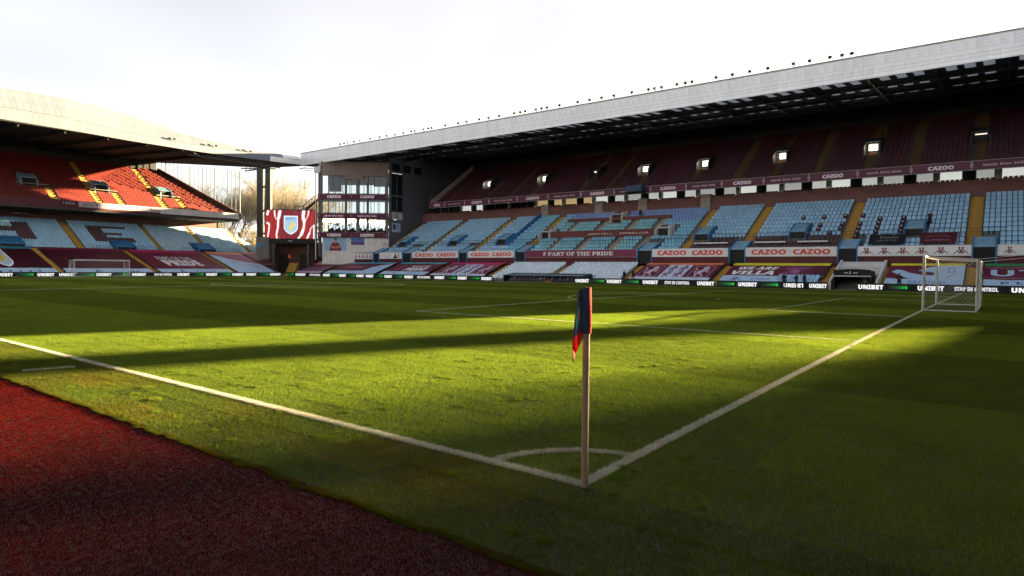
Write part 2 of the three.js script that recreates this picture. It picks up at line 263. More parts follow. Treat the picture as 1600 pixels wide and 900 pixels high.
// ---------------------------------------------------------------- corner flag
{
  const t = thing('corner_flag', 'corner flag with navy and red cloth hanging limp on a tan wooden pole', 'corner flag', null, [0, crown(0, 0), 0]);
  const pole = new THREE.LatheGeometry([[0, 0], [0.031, 0], [0.031, 1.735], [0.027, 1.748], [0.012, 1.755], [0, 1.756]].map(p => new THREE.Vector2(...p)), 28);
  const wood = dataTex(128, (u, v) => { const k = 0.86 + 0.1 * tile(u, v * 0.12, 30, 1) + 0.06 * tile(u, v * 0.3, 9, 2); return [k, k, k]; });
  mesh('pole', pole, std(lin(0.74, 0.54, 0.39), 0.5, { map: wood }), t);
  const base = new THREE.LatheGeometry([[0, 0], [0.036, 0], [0.036, 0.03], [0.031, 0.036]].map(p => new THREE.Vector2(...p)), 24); mesh('ground_socket', base, std(lin(0.55, 0.5, 0.42), 0.6), t);
  const cloth = canvasTex(512, 512, (g, w, hh) => {
    g.fillStyle = '#2e4670'; g.fillRect(0, 0, w, hh); g.fillStyle = '#d0241c'; g.fillRect(w - 60, 0, 60, hh); g.fillRect(0, 0, 30, hh); g.fillRect(0, hh - 130, w, 130);
    g.fillStyle = '#1f7f8c'; g.beginPath(); g.ellipse(w * 0.52, hh * 0.42, 95, 120, 0, 0, 7); g.fill(); g.fillStyle = '#d9762a'; g.beginPath(); g.ellipse(w * 0.52, hh * 0.42, 45, 75, 0.3, 0, 7); g.fill();
  });
  const cm = new THREE.MeshPhysicalMaterial({ map: cloth, roughness: 0.85, transmission: 0.25, thickness: 0, sheen: 0.3, sheenRoughness: 0.6 });
  const sl = new THREE.CylinderGeometry(0.04, 0.043, 0.4, 24, 12, true); { const p = sl.attributes.position; for (let i = 0; i < p.count; i++) { const y = p.getY(i), a = Math.atan2(p.getZ(i), p.getX(i)), k = 1 + 0.06 * Math.sin(a * 3 + y * 9); p.setX(i, p.getX(i) * k); p.setZ(i, p.getZ(i) * k); } sl.computeVertexNormals(); } sl.translate(0, 1.555, 0);
  const sleeveTex = canvasTex(256, 64, (g, w, hh) => { g.fillStyle = '#34486c'; g.fillRect(0, 0, w, hh); g.fillStyle = '#d42420'; g.fillRect(w * 0.67, 0, w * 0.2, hh); });
  mesh('sleeve', sl, new THREE.MeshStandardMaterial({ map: sleeveTex, roughness: 0.8 }), t);
  // the loose cloth: gathered at the pole, swinging a little towards the left of the picture, in vertical folds
  const nx = 36, ny = 40, p = [], uv = [], ix = [];
  const dx = 0.79, dz = -0.61;                          // horizontal direction of the gathered folds
  for (let j = 0; j <= ny; j++) for (let i = 0; i <= nx; i++) {
    const s = i / nx, v = j / ny;                       // s away from the pole, v downwards
    const reach = 0.03 + s * (0.045 + 0.065 * Math.min(1, v * 1.3)) - 0.025 * s * v * v, fold = 0.03 * Math.sin(s * 9.5 + v * 1.6) * (0.35 + 0.65 * v) * (0.35 + s);
    const y = 1.745 - v * 0.4 - s * (0.02 + 0.23 * v);
    const px = dx * reach - dz * fold, pz = dz * reach + dx * fold;
    p.push(px, y + 0.004 * Math.sin(s * 20), pz); uv.push(s, 1 - v);
  }
  for (let j = 0; j < ny; j++) for (let i = 0; i < nx; i++) { const a = j * (nx + 1) + i; ix.push(a, a + nx + 1, a + 1, a + 1, a + nx + 1, a + nx + 2); }
  const g = new THREE.BufferGeometry(); g.setAttribute('position', new THREE.Float32BufferAttribute(p, 3)); g.setAttribute('uv', new THREE.Float32BufferAttribute(uv, 2)); g.setIndex(ix); g.computeVertexNormals();
  mesh('flag', g, cm, t);
}
// ---------------------------------------------------------------- goals
function makeGoal(label) {                              // local: mouth along z at x = 0, net towards -x
  const t = thing('football_goal', label, 'goal'), H = 2.44, w = 3.66, D = 2.0;
  const up = (x, z, r, name) => { const m = new MB(); m.tube(V(x, 0, z), V(x, H + 0.06, z), r, r, 14); m.build(name, M.post, t); };
  up(0, -w - 0.06, 0.06, 'post'); up(0, w + 0.06, 0.06, 'post');
  let m = new MB(); m.tube(V(0, H + 0.06, -w - 0.12), V(0, H + 0.06, w + 0.12), 0.06, 0.06, 14); m.build('crossbar', M.post, t);
  for (const s of [-1, 1]) {
    m = new MB(); m.tube(V(0, H + 0.05, s * (w + 0.06)), V(-D, H - 0.06, s * (w + 0.06)), 0.025, 0.025, 8); m.build('top_bar', M.post, t);
    m = new MB(); m.tube(V(0, 0.03, s * (w + 0.06)), V(-D, 0.03, s * (w + 0.06)), 0.03, 0.03, 8); m.build('base_bar', M.post, t);
    m = new MB(); m.tube(V(-D, 0, s * (w + 0.06)), V(-D, H - 0.05, s * (w + 0.06)), 0.045, 0.045, 10); m.build('rear_upright', M.post, t);
    m = new MB(); m.tube(V(-D, H - 0.06, s * (w + 0.06)), V(-D - 3.2, H + 0.3, s * (w + 0.06) - 0.5), 0.012, 0.012, 5); m.build('stay_rope', M.post, t);
  }
  m = new MB(); m.tube(V(-D, 0.03, -w - 0.06), V(-D, 0.03, w + 0.06), 0.03, 0.03, 8); m.build('rear_base_bar', M.post, t);
  m = new MB(); m.tube(V(-D, H - 0.06, -w - 0.06), V(-D, H - 0.06, w + 0.06), 0.02, 0.02, 6); m.build('rear_top_rope', M.post, t);
  const n = new MB(), th = 0.0052, c = 0.14;             // diamond mesh panels clipped to rectangles
  const panel = (o, ex, ey, W0, H0) => {
    for (const sl of [1, -1]) for (let k = -H0; k < W0 + H0; k += c * 1.414) {
      let x0 = sl > 0 ? k : k + 0, pts = [];
      const at = q => sl > 0 ? [k + q, q] : [k + H0 - q - (H0), q];
      let q0 = 0, q1 = H0; if (sl > 0) { q0 = Math.max(0, -k); q1 = Math.min(H0, W0 - k); } else { q0 = Math.max(0, k - W0); q1 = Math.min(H0, k); }
      if (q1 - q0 < 0.02) continue;
      const a = at(q0), b = at(q1), P = ([x, y]) => o.clone().addScaledVector(ex, x).addScaledVector(ey, y); n.bar(P(a), P(b), th);
    }
  };
  panel(V(-D + 0.02, 0.03, -w), V(0, 0, 1), V(0, 1, 0), 2 * w, H - 0.1);
  panel(V(-D, 0.03, -w - 0.05), V(1, 0, 0), V(0, 1, 0), D, H - 0.05); panel(V(-D, 0.03, w + 0.05), V(1, 0, 0), V(0, 1, 0), D, H - 0.05);
  panel(V(-D, H - 0.05, -w), V(0, 0, 1), V(1, 0.05, 0), 2 * w, D);
  tag(n.build('net', M.net, t), null, null, null, 'stuff');
  return t;
}
{
  const near = makeGoal('white football goal with netting at the right, nearer to the camera'); near.position.set(0.05, crown(0, 34), 34);
  const far = near.clone(); far.name = numbered('football_goal'); far.position.set(104.95, crown(105, 34), 34); far.rotation.y = Math.PI; scene.add(far);
  far.userData = { label: 'small white football goal far away at the left in front of the end stand', category: 'goal' };
}
// ---------------------------------------------------------------- pitch-side lit boards
{
  const boardTex = {
    U: canvasTex(512, 160, (g, w, h) => { g.fillStyle = '#05070c'; g.fillRect(0, 0, w, h); text(g, 'UNIBET', w / 2, h / 2 + 6, 132, '#ffffff', { width: w * 0.95, stroke: 7 }); }),
    S: canvasTex(512, 128, (g, w, h) => { g.fillStyle = '#05070c'; g.fillRect(0, 0, w, h); text(g, 'STAY IN CONTROL', w / 2, h / 2 + 4, 92, '#ffffff', { width: w * 0.95, stroke: 3 }); }),
    G: canvasTex(512, 160, (g, w, h) => { g.fillStyle = '#031009'; g.fillRect(0, 0, w, h); for (let i = 0; i < 7; i++) { g.fillStyle = `rgba(30,${150 + i * 14},80,${0.25 + i * 0.12})`; g.beginPath(); g.ellipse(50 + i * 68, h / 2, 27, 36, 0, 0, 7); g.fill(); g.fillStyle = `rgba(8,40,20,.55)`; g.beginPath(); g.ellipse(50 + i * 68, h / 2, 11, 15, 0, 0, 7); g.fill(); } }),
  };
  const mats = { U: lit(boardTex.U, 0.105), S: lit(boardTex.S, 0.09), G: lit(boardTex.G, 0.085), N: M.black };
  const words = { U: 'bold white lettered', S: 'white slogan', G: 'green dotted', N: 'switched off' };
  const ord = ['first', 'second', 'third', 'fourth', 'fifth', 'sixth', 'seventh', 'eighth', 'ninth', 'tenth', 'eleventh', 'twelfth', 'thirteenth', 'fourteenth', 'fifteenth', 'sixteenth', 'seventeenth'];
  const board = (s, kind, a, b, label, group) => {
    const lo = Math.min(a, b), hi = Math.max(a, b), c = (lo + hi) / 2, d = s === 'R' ? 70 : 111, h = 0.76, y0 = 0.02;
    const t = thing('led_board', label, 'led board', group, s === 'R' ? [c, y0, d] : [d, y0, c]);
    const L = (hi - lo) / 2 - 0.01, m = new MB(); m.sbox(s, -L, L, 0, h, 0, 0.16); m.sbox(s, -L * 0.8, -L * 0.8 + 0.06, -0.06, 0.3, 0.16, 0.5); m.sbox(s, L * 0.8 - 0.06, L * 0.8, -0.06, 0.3, 0.16, 0.5); m.build('casing', M.black, t);
    if (kind !== 'N') { const l = L - 0.02, q = s === 'R' ? face(V(l, 0.03, -0.006), V(-l, 0.03, -0.006), V(-l, h - 0.03, -0.006), V(l, h - 0.03, -0.006)) : face(V(-0.006, 0.03, -l), V(-0.006, 0.03, l), V(-0.006, h - 0.03, l), V(-0.006, h - 0.03, -l)); mesh('led_screen', q, mats[kind], t); }
  };
  const R = [['G', 114.1, 109.62], ['U', 109.4, 105.75], ['S', 104.7, 101], ['U', 100.4, 98.02], ['G', 97.83, 95.7], ['U', 95.51, 93.25], ['G', 93.06, 90.68], ['U', 90.5, 88.17], ['U', 87.82, 85.56], ['G', 85.39, 83.02], ['U', 82.85, 80.71], ['G', 80.38, 78.14], ['U', 77.82, 75.49], ['S', 74.72, 71.43], ['U', 70.7, 68.27], ['G', 68.12, 65.76], ['U', 65.62, 63.46], ['G', 63.33, 60.84], ['U', 60.71, 58.42],
    ['U', 43.76, 41.43], ['G', 41.23, 39.07], ['U', 38.88, 36.51], ['G', 36.33, 34.05], ['U', 33.69, 31.41], ['S', 30.73, 27.24], ['U', 26.52, 24.24], ['G', 24.01, 21.82], ['U', 21.6, 19.29], ['G', 19, 16.92], ['U', 16.58, 14.25], ['U', 13.93, 12.0], ['U', 9.2, 6.71], ['G', 6.42, 4.59], ['U', 3.94, 1.57], ['S', 0.95, -2.68], ['U', -3.38, -6.2]];
  const nL = { U: 0, S: 0, G: 0 }, nD = { U: 0, S: 0, G: 0 }, nT = { U: 0, S: 0, G: 0 };
  for (const [k, a, b] of R) {
    const where = a > 58 ? [nL, 'from the left along the far touchline'] : a > 11 ? [nD, 'right of the dugout'] : [nT, 'right of the tunnel'];
    board('R', k, a, b, `${words[k]} lit black board, ${ord[where[0][k]++]} such ${where[1]}`, 'lit boards along the far touchline');
  }
  const off = [];                                       // dark stretches between the messages
  for (let i = 0; i + 1 < R.length; i++) { const g0 = R[i][2], g1 = R[i + 1][1]; if (g0 - g1 > 0.25 && g0 - g1 < 2) off.push([g0, g1]); }
  off.forEach(([a, b], i) => board('R', 'N', a, b, `narrow unlit black board on the far touchline, ${ordinal(i + 1)} such from the left`, 'unlit boards along the far touchline'));
  const Lb = [['G', 13.6, 16], ['U', 16.2, 18.6], ['G', 18.8, 22.2], ['U', 22.41, 24.56], ['G', 24.79, 27.11], ['U', 27.35, 29.69], ['U', 30.1, 32.47], ['G', 32.64, 35.11], ['U', 35.13, 37.49], ['G', 37.59, 40.06], ['U', 40.35, 42.73], ['S', 43.85, 47], ['U', 47.65, 49.96], ['G', 50.19, 52.47], ['U', 52.71, 54.95], ['G', 55.07, 57.52], ['U', 57.64, 60.04], ['U', 60.43, 62.66], ['G', 62.92, 65.34], ['U', 65.36, 67.88]];
  const nH = { U: 0, S: 0, G: 0 };
  for (const [k, a, b] of Lb) board('L', k, a, b, `${words[k]} lit black board behind the far goal, ${ord[nH[k]++]} such from the left`, 'lit boards behind the far goal');
  for (let i = 0, n = 1; i + 1 < Lb.length; i++) if (Lb[i + 1][1] - Lb[i][2] > 0.2) board('L', 'N', Lb[i][2], Lb[i + 1][1], `narrow unlit black board behind the far goal, ${ordinal(n++)} such from the left`, 'unlit boards behind the far goal');
}
// ---------------------------------------------------------------- seats, tiers, stairs
const seatGeo = (() => {                                // faces -z; a tip-up seat folded against its back
  const m = new MB();
  m.hexa([V(-0.22, 0.38, 0.2), V(0.22, 0.38, 0.2), V(0.22, 0.38, 0.15), V(-0.22, 0.38, 0.15), V(-0.2, 0.84, 0.3), V(0.2, 0.84, 0.3), V(0.2, 0.84, 0.265), V(-0.2, 0.84, 0.265)]);
  m.hexa([V(-0.2, 0.4, 0.13), V(0.2, 0.4, 0.13), V(0.2, 0.38, 0.03), V(-0.2, 0.38, 0.03), V(-0.19, 0.7, 0.2), V(0.19, 0.7, 0.2), V(0.19, 0.72, 0.13), V(-0.19, 0.72, 0.13)]);
  m.box(-0.03, 0.03, 0, 0.4, 0.1, 0.2);
  return m.geo();
})();
const SKY = [0.29, 0.53, 0.76], SKY2 = [0.2, 0.5, 0.7], TEAL = [0.2, 0.5, 0.58], VIOLET = [0.22, 0.35, 0.68], CLARET = [0.052, 0.006, 0.012], RED = [0.165, 0.017, 0.013], PALE = [0.62, 0.73, 0.86];
const seatRng = rng(99);
function tierSeats(s, T, pick, list) {                  // T: {u0, u1(row), d0, y0, dd, dy, n}
  for (let r = 0; r < T.n; r++) for (let u = T.u0 + 0.25; u < (typeof T.u1 === 'function' ? T.u1(r) : T.u1) - 0.2; u += 0.5) {
    const c = pick(u, r, T.d0 + r * T.dd); if (!c) continue;
    const k = 0.9 + 0.2 * seatRng(); list.push([s, u, T.y0 + r * T.dy, T.d0 + r * T.dd + T.dd * 0.45, c[0] * k, c[1] * k, c[2] * k]);
  }
}
function placeSeats(list, parent, singles) {
  list.sort((a, b) => (a[1] - camera.position.x) ** 2 + (a[3] - camera.position.z) ** 2 - (b[1] - camera.position.x) ** 2 - (b[3] - camera.position.z) ** 2);
  const m = new THREE.Matrix4(), q = new THREE.Quaternion(), one = V(1, 1, 1), col = new THREE.Color(), up = V(0, 1, 0), mats = new Map();
  const turn = s => s === 'R' ? 0 : Math.PI / 2;
  const vis = list.filter(t => t[0] === 'L' || t[1] > -3.6), hid = list.filter(t => t[0] === 'R' && t[1] <= -3.6), single = vis.slice(0, singles), rest = vis.slice(singles).concat(hid);
  for (const t of single) {
    const key = t.slice(4).map(v => Math.round(v * 40)).join(); if (!mats.has(key)) mats.set(key, new THREE.MeshStandardMaterial({ color: lin(t[4], t[5], t[6]), roughness: 0.42 }));
    const e = mesh('seat', seatGeo, mats.get(key), parent); e.position.copy(W(t[0], t[1], t[2], t[3])); e.rotation.y = turn(t[0]);
  }
  const im = new THREE.InstancedMesh(seatGeo, M.seat, rest.length); im.name = 'seats'; im.userData.kind = 'stuff'; im.castShadow = im.receiveShadow = true;
  rest.forEach((t, i) => { m.compose(W(t[0], t[1], t[2], t[3]), q.setFromAxisAngle(up, turn(t[0])), one); im.setMatrixAt(i, m); im.setColorAt(i, col.setRGB(t[4], t[5], t[6])); });
  parent.add(im);
}
function stepProfile(T, drop) {                          // stepped cross-section, closed below
  const p = []; for (let r = 0; r < T.n; r++) { p.push([T.d0 + r * T.dd, T.y0 + r * T.dy], [T.d0 + (r + 1) * T.dd, T.y0 + r * T.dy]); }
  const e = [T.d0 + T.n * T.dd, T.y0 + (T.n - 1) * T.dy]; p.push([e[0], e[1] - drop], [T.d0, T.y0 - drop]); return p;
}
function stair(parent, s, u, T, w, mat, lift = 0.0) {    // gangway with two steps to a row
  const p = []; for (let r = 0; r < T.n; r++) for (const h of [0, 1]) { const d = T.d0 - 0.035 + (r + h / 2) * T.dd, y = T.y0 + (r + h / 2) * T.dy + 0.02 + lift; p.push([d, y], [d + T.dd / 2, y]); }
  p.push([T.d0 + T.n * T.dd, T.y0 + (T.n - 1) * T.dy - 0.2], [T.d0, T.y0 - 0.2]); const m = new MB(); m.prism(s, p, u - w / 2, u + w / 2); m.build('aisle_stair', mat, parent);
}
function vomitory(parent, s, u, w, d0, d1, y0, y1, slope, o = {}) {   // entrance in a tier: cheeks, canopy and a black panel for the shade inside
  const g = new THREE.Group(); g.name = 'vomitory'; parent.add(g);
  const wall = o.wall || M.blue, t = 0.14, door = o.door ?? 1.9, rise = o.rise ?? 1.0, q = d0 + (o.back ?? 0.45);   // y1: height of the cheeks at the front
  for (const e of [-1, 1]) { const m = new MB(), a = u + e * w / 2; m.prism(s, [[d0, y0], [d0, y1], [q + 0.1, y0 + door + 0.3], [d1, y0 + door + rise + 0.18], [d1, y0]], a - t / 2, a + t / 2); m.build('side_wall', wall, g); }
  let m = new MB(); m.prism(s, [[q, y0 + door], [d1, y0 + door + rise], [d1, y0 + door + rise + 0.08], [q, y0 + door + 0.12]], u - w / 2 + t / 2, u + w / 2 - t / 2); m.build('canopy', o.head || M.paleBlue, g);
  m = new MB(); m.sbox(s, u - w / 2 + t / 2, u + w / 2 - t / 2, y0, y0 + door - 0.01, q + 0.05, q + 0.12); m.build('door_shade', M.black, g);
  return g;
}
function railing(parent, s, a, b, h, n, mat = M.rail, r = 0.035) {   // between two [u, y, d] points
  const m = new MB(), A = W(s, ...a), B = W(s, ...b), up = V(0, h, 0);
  for (let i = 0; i <= n; i++) { const p = A.clone().lerp(B, i / n); m.bar(p, p.clone().add(up), r); }
  m.bar(A.clone().add(up), B.clone().add(up), r * 1.3); m.bar(A.clone().addScaledVector(up, 0.5), B.clone().addScaledVector(up, 0.5), r); m.build('railing', mat, parent);
}
// ---------------------------------------------------------------- the long stand on the right
const RU0 = -15;
const RL = { u0: RU0, u1: 112, d0: 71.3, y0: 0.12, dd: 0.8, dy: 0.3, n: 8 };
const RM = { u0: RU0, u1: 94.1, d0: 78.0, y0: 4.4, dd: 1.03, dy: 0.575, n: 12 };
const RT = { u0: RU0, u1: 88.5, d0: 87.6, y0: 14.35, dd: 0.82, dy: 0.57, n: 15 };
const longStand = thing('grandstand', 'long stand on the right, blue and claret seats under a white edged roof', 'grandstand');
{
  const P = longStand; let m;
  m = new MB(); m.prism('R', stepProfile(RL, 0.6), RU0, 112); m.build('lower_terrace', M.concrete, P);
  m = new MB(); m.prism('R', stepProfile(RM, 1.6), RU0, 94.1); m.build('middle_terrace', M.concrete, P);
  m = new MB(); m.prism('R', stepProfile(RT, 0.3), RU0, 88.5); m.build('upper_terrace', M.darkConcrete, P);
  const front = [[93.9, 1.8], [85.3, 2.4], [71.3, 1.9], [58.9, 2], [37.1, 2.2], [24.2, 2], [11.5, 2], [-1.25, 2]];
  { const cuts = [104, ...front.flatMap(([u, w]) => [u + w / 2 - 0.06, u - w / 2 + 0.06]), RU0]; m = new MB(); const m2 = new MB();
    for (let i = 0; i < cuts.length; i += 2) { m.sbox('R', cuts[i + 1], cuts[i], 2.2, 3.72, 77.72, 77.98); m2.sbox('R', cuts[i + 1], cuts[i], 3.725, 4.9, 77.74, 77.9); }
    m.build('claret_wall', M.claretWall, P); m2.build('front_wall', M.paleConcrete, P); }
  m = new MB(); m.sbox('R', RU0, 94.1, 10.6, 13.15, 90.4, 90.65); m.build('brick_wall', M.brick, P);
  m = new MB(); m.sbox('R', RU0, 94.1, 12.9, 13.1, 90.66, 94.4); m.build('box_floor', M.darkConcrete, P);
  m = new MB(); m.sbox('R', RU0, 94.1, 12.2, 17.5, 94.5, 94.8); m.build('box_rear_wall', M.roofDark, P);
  m = new MB(); m.sbox('R', RU0, 94.1, 14.72, 17.3, 92.05, 92.3); m.build('box_lintel', M.darkConcrete, P);
  m = new MB(); m.sbox('R', RU0, 88.9, 13.9, 15.02, 87.25, 87.42); m.build('balcony_front', M.claretWall, P);
  // glazed boxes behind the middle tier, one bay every 6.2 m
  for (let u = RU0 + 0.5, i = 0; u < 90; u += 6.2, i++) {
    const dark = u > 62, warm = u > 49 && u <= 62;
    m = new MB(); m.sbox('R', u - 0.28, u + 0.28, 13.1, 14.72, 91.7, 92.2); m.build('box_column', M.white, P);
    for (const [a, b] of [[u + 0.3, u + 2.2], [u + 3.5, u + 5.9]]) {
      const w = new THREE.Group(); w.name = 'window'; P.add(w);
      m = new MB(); m.sbox('R', a, b, 13.1, 13.18, 92.0, 92.1); m.sbox('R', a, b, 14.62, 14.72, 92.0, 92.1); m.sbox('R', a, a + 0.07, 13.18, 14.62, 92.0, 92.1); m.sbox('R', b - 0.07, b, 13.18, 14.62, 92.0, 92.1); m.build('frame', M.white, w);
      m = new MB(); m.sbox('R', a + 0.08, b - 0.08, 13.18, 14.62, 92.05, 92.08); m.build('pane', dark ? (i % 3 ? M.darkGlass : M.litPale[2]) : warm ? M.litWarm : M.litPale[Math.floor(seatRng() * 3)], w);
    }
    m = new MB(); m.sbox('R', u + 2.25, u + 3.45, 13.1, 14.7, 92.35, 92.4); m.build('box_door', M.black, P);
    m = new MB(); for (let q = 0.5; q < 5.8; q += 0.5) if (q < 2.3 || q > 3.4) m.box(u + q - 0.2, u + q + 0.2, 13.1, 13.42, 91.0, 91.4); m.build('box_seats', M.claretWall, P);
  }
  // gangways
  for (const u of [23.8, 12.1, -0.25, 31.6, 69.9, 81.6, 94.1 - 0.8, 58.9]) stair(P, 'R', u, RM, 1.25, M.yellow);
  for (const u of [48.6, 43.2, 54, 38.6]) stair(P, 'R', u, { ...RM, n: 10 }, 1.1, M.palestep);
  for (const u of [23, 35, 28.2, 17.4, 6.2, 43.8, 46.3 + 3.2, 75.7, 64.6, 52.6 + 2, -0.4, 11.4, 85.5, 70]) stair(P, 'R', u, u === 35 || u === 43.8 || u === 75.7 || u === 64.6 ? { ...RT, n: 8 } : RT, 1.1, M.yellowShaded);
  const lowAisles = [103, 87, 74, 61, 49.2, 37.1, 25, 12.6, 7.5, -0.4];
  for (const u of lowAisles) stair(P, 'R', u, RL, 1.15, M.yellow, 0.1);
  // entrances
  for (const [u, w] of front) vomitory(P, 'R', u, w, 77.55, 80.4, 2.9, 4.9, 0, { door: 1.75, rise: 1.1, back: 0.28 });
  const back = [[76.6, 2], [65.4, 2], [30.2, 2], [17.8, 1.9], [5.3, 1.9], [90, 2]];
  for (const [u, w] of back) vomitory(P, 'R', u, w, 80.7, 83.4, 5.2, 6.5, 0, { door: 1.75, rise: 1.0 });
  const upv = [77.8, 64.7, 53.9, 44.4, 34.4, 23, 11.35, -0.3];
  for (const u of upv) vomitory(P, 'R', u, 1.9, 91.6, 94.6, 16.6, 18.6, 0, { door: 2.7, rise: 0.75, back: 1.3, wall: M.steel, head: M.steel });
  // white entrances of the centre block
  for (const [u, d, y, w] of [[57.4, 83.2, 6.9, 2], [36.5, 83.1, 6.9, 2.1], [46.8, 88.2, 9.7, 2]]) {
    const g = vomitory(P, 'R', u, w, d - 1.2, d + 1.0, y - 0.2, y + 0.9, 0, { door: 1.35, rise: 0.5, back: 0.9, wall: M.white, head: M.white });
    m = new MB(); m.sbox('R', u - 0.55, u + 0.55, y + 1.4, y + 1.62, d - 0.32, d - 0.27); m.build('name_strip', M.claretWall, g);
  }
  m = new MB(); m.sbox('R', 37.6, 56.4, 6.9, 8.05, 82.5, 82.75); m.build('centre_partition', M.wood, P);
  m = new MB(); m.sbox('R', 37.6, 56.1, 9.9, 10.45, 87.6, 87.8); m.build('rear_partition', M.wood, P);
  for (const u of [62.8, 51.7, 43.6, 33.2]) { m = new MB(); m.sbox('R', u - 0.75, u + 0.75, 10.6, 13.5, 90.0, 91.4); m.build('pillar', M.paleConcrete, P); }
  m = new MB(); m.prism('R', [[80, 5.6], [80, 6.5], [90.2, 12.2], [90.2, 11.3]], 63.4, 63.6); m.build('blue_divider', M.blue, P);
  for (let u = -3; u < 93; u += 4.1) railing(P, 'R', [u, 6.05, 80.55], [u + 3.9, 6.05, 80.55], 0.75, 8);
  for (let u = -3; u < 86; u += 6.2) railing(P, 'R', [u, 16.9, 91.8], [u + 2.6, 16.9, 91.8], 0.7, 4, M.steel);
  // seats
  const near = (u, list, w) => list.some(q => Math.abs(u - q) < w);
  const list = [];
  tierSeats('R', RM, (u, r, d) => {
    if (near(u, [23.8, 12.1, -0.25, 31.6, 69.9, 81.6, 93.3, 58.9], 0.82) || (u > 37 && u < 57 && r < 10 && near(u, [48.6, 43.2, 54, 38.6], 0.75))) return null;
    for (const [q, w] of front) if (Math.abs(u - q) < w / 2 + 0.3 && d < 80.6) return null;
    for (const [q, w] of back) if (Math.abs(u - q) < w / 2 + 0.3 && d > 79.6 && d < 83.6) return null;
    for (const [q, e, w] of [[57.4, 83.2, 2], [36.5, 83.1, 2.1], [46.8, 88.2, 2]]) if (Math.abs(u - q) < w / 2 + 0.3 && d > e - 2 && d < e + 1.4) return null;
    if (u > 37.5 && u < 56.6) { if ((d > 81.7 && d < 83) || (d > 86.8 && d < 88)) return null; return d > 87 ? VIOLET : d > 83 ? TEAL : (r % 3 ? TEAL : SKY2); }
    if (u < 31 && u > 13.2 && d < 80.2) return CLARET;
    if (u > 57 && u < 63) return SKY2; if (u > 32 && u < 37.5) return d > 86 ? VIOLET : SKY2;
    return SKY;
  }, list);
  tierSeats('R', RT, (u, r, d) => { if (near(u, [23, 28.2, 17.4, 6.2, 49.5, 54.6, -0.4, 11.4, 85.5, 70], 0.75) || (r < 8 && near(u, [35, 43.8, 75.7, 64.6], 0.75))) return null; if (d > 91.3 && d < 94.8 && near(u, upv, 1.25)) return null; return CLARET; }, list);
  tierSeats('R', RL, (u, r) => near(u, lowAisles, 0.8) ? null : (u > 37.8 && u < 60.4) ? (r < 2 && u > 42 && u < 57.5 ? null : PALE) : (u > 13.2 && u < 18 && r < 3) ? SKY : (u > 103.7 && r > 6) ? SKY : null, list);
  for (let u = 96; u < 112; u += 0.5) list.push(['R', u, 2.75, 78.2, ...SKY]);
  placeSeats(list, P, 300);
  // roof: sheets between rows of translucent roof lights, trusses, white edge panels
  const ry = d => 23.1 + (d - 74) * 0.09;
  const rows = [[75.2, 78.6], [80.6, 84.2], [87, 90]], slab = (a, b, u0, u1, mb) => mb.prism('R', [[a, ry(a)], [b, ry(b)], [b, ry(b) + 0.25], [a, ry(a) + 0.25]], u0, u1);
  m = new MB(); let d = 74.05; for (const [a, b] of rows) { slab(d, a, RU0, 113.2, m); d = b; } slab(d, 104, RU0, 113.2, m);
  for (const [a, b] of rows) {
    let u = RU0; for (let bay = 0; bay < 21; bay++) { const b0 = RU0 + bay * 6.1; for (const q of [1.1, 2.7, 4.3]) { slab(a, b, u, b0 + q, m); const l = new MB(); l.prism('R', [[a, ry(a) + 0.1], [b, ry(b) + 0.1], [b, ry(b) + 0.12], [a, ry(a) + 0.12]], b0 + q, b0 + q + 1.0); l.build('roof_light', M.rooflight, P); u = b0 + q + 1.0; } }
    slab(a, b, u, 113.2, m);
  }
  m.build('roof', M.roofDark, P);
  for (let k = 0; k <= 21; k++) { const u = Math.min(113, RU0 + k * 6.1); m = new MB(); m.bar(V(u, ry(74.2) - 0.15, 74.2), V(u, ry(103) - 0.9, 103), 0.16, 0.2); m.bar(V(u, ry(74.2) - 0.05, 74.2), V(u, ry(103) - 0.1, 103), 0.2, 0.2); for (let q = 76; q < 102; q += 2.4) { m.bar(V(u, ry(q), q), V(u, ry(q + 1.2) - 0.5, q + 1.2), 0.08); m.bar(V(u, ry(q + 1.2) - 0.5, q + 1.2), V(u, ry(q + 2.4), q + 2.4), 0.08); } m.build('roof_truss', M.steel, P); }
  for (const q of [79.5, 85.6, 91.5]) { m = new MB(); m.bar(V(RU0, ry(q) - 0.3, q), V(113, ry(q) - 0.3, q), 0.15, 0.35); m.build('purlin', M.steel, P); }
  const fr = rng(5);
  for (let u = RU0; u < 113.2; u += 0.99) { m = new MB(); const e = Math.min(u + 0.98, 113.3); m.prism('R', [[73.84 - 0.01 * fr(), 22.85], [73.93 - 0.01 * fr(), 25.38], [74.04, 25.38], [74.04, 22.85]], u, e); m.build('fascia_panel', M.fascia[Math.floor(fr() * 3)], P); }
  m = new MB(); m.sbox('R', RU0, 113.15, 23.36, 25.36, 74.05, 74.1); m.build('fascia_backing', M.roofDark, P);  // unseen backing added to stop sun through the panel gaps
  m = new MB(); m.sbox('R', RU0, 113.32, 25.385, 25.46, 73.8, 74.1); m.build('roof_edge_trim', M.paleConcrete, P);
  m = new MB(); m.prism('R', [[74.045, 22.9], [74.045, 25.3], [90, 26.6], [104, 28], [104, 25.8]], 113.2, 113.3); m.build('roof_end_panel', M.fascia[1], P);  // end panel carried full depth, added to block low sun
  m = new MB(); m.sbox('R', RU0 - 0.3, 103.4, 0, 27.3, 104, 104.3); m.build('rear_wall', M.roofDark, P);  // rear wall carried past the seats and raised to block low sun
  m = new MB(); m.sbox('R', 103.42, 113.5, 0, 21, 104, 104.3); m.sbox('R', 113.52, 117.0, 0, 18.8, 104, 104.3); m.build('sun_block_wall', M.greyClad, P);  // unseen walls added to keep low sun off the end stand
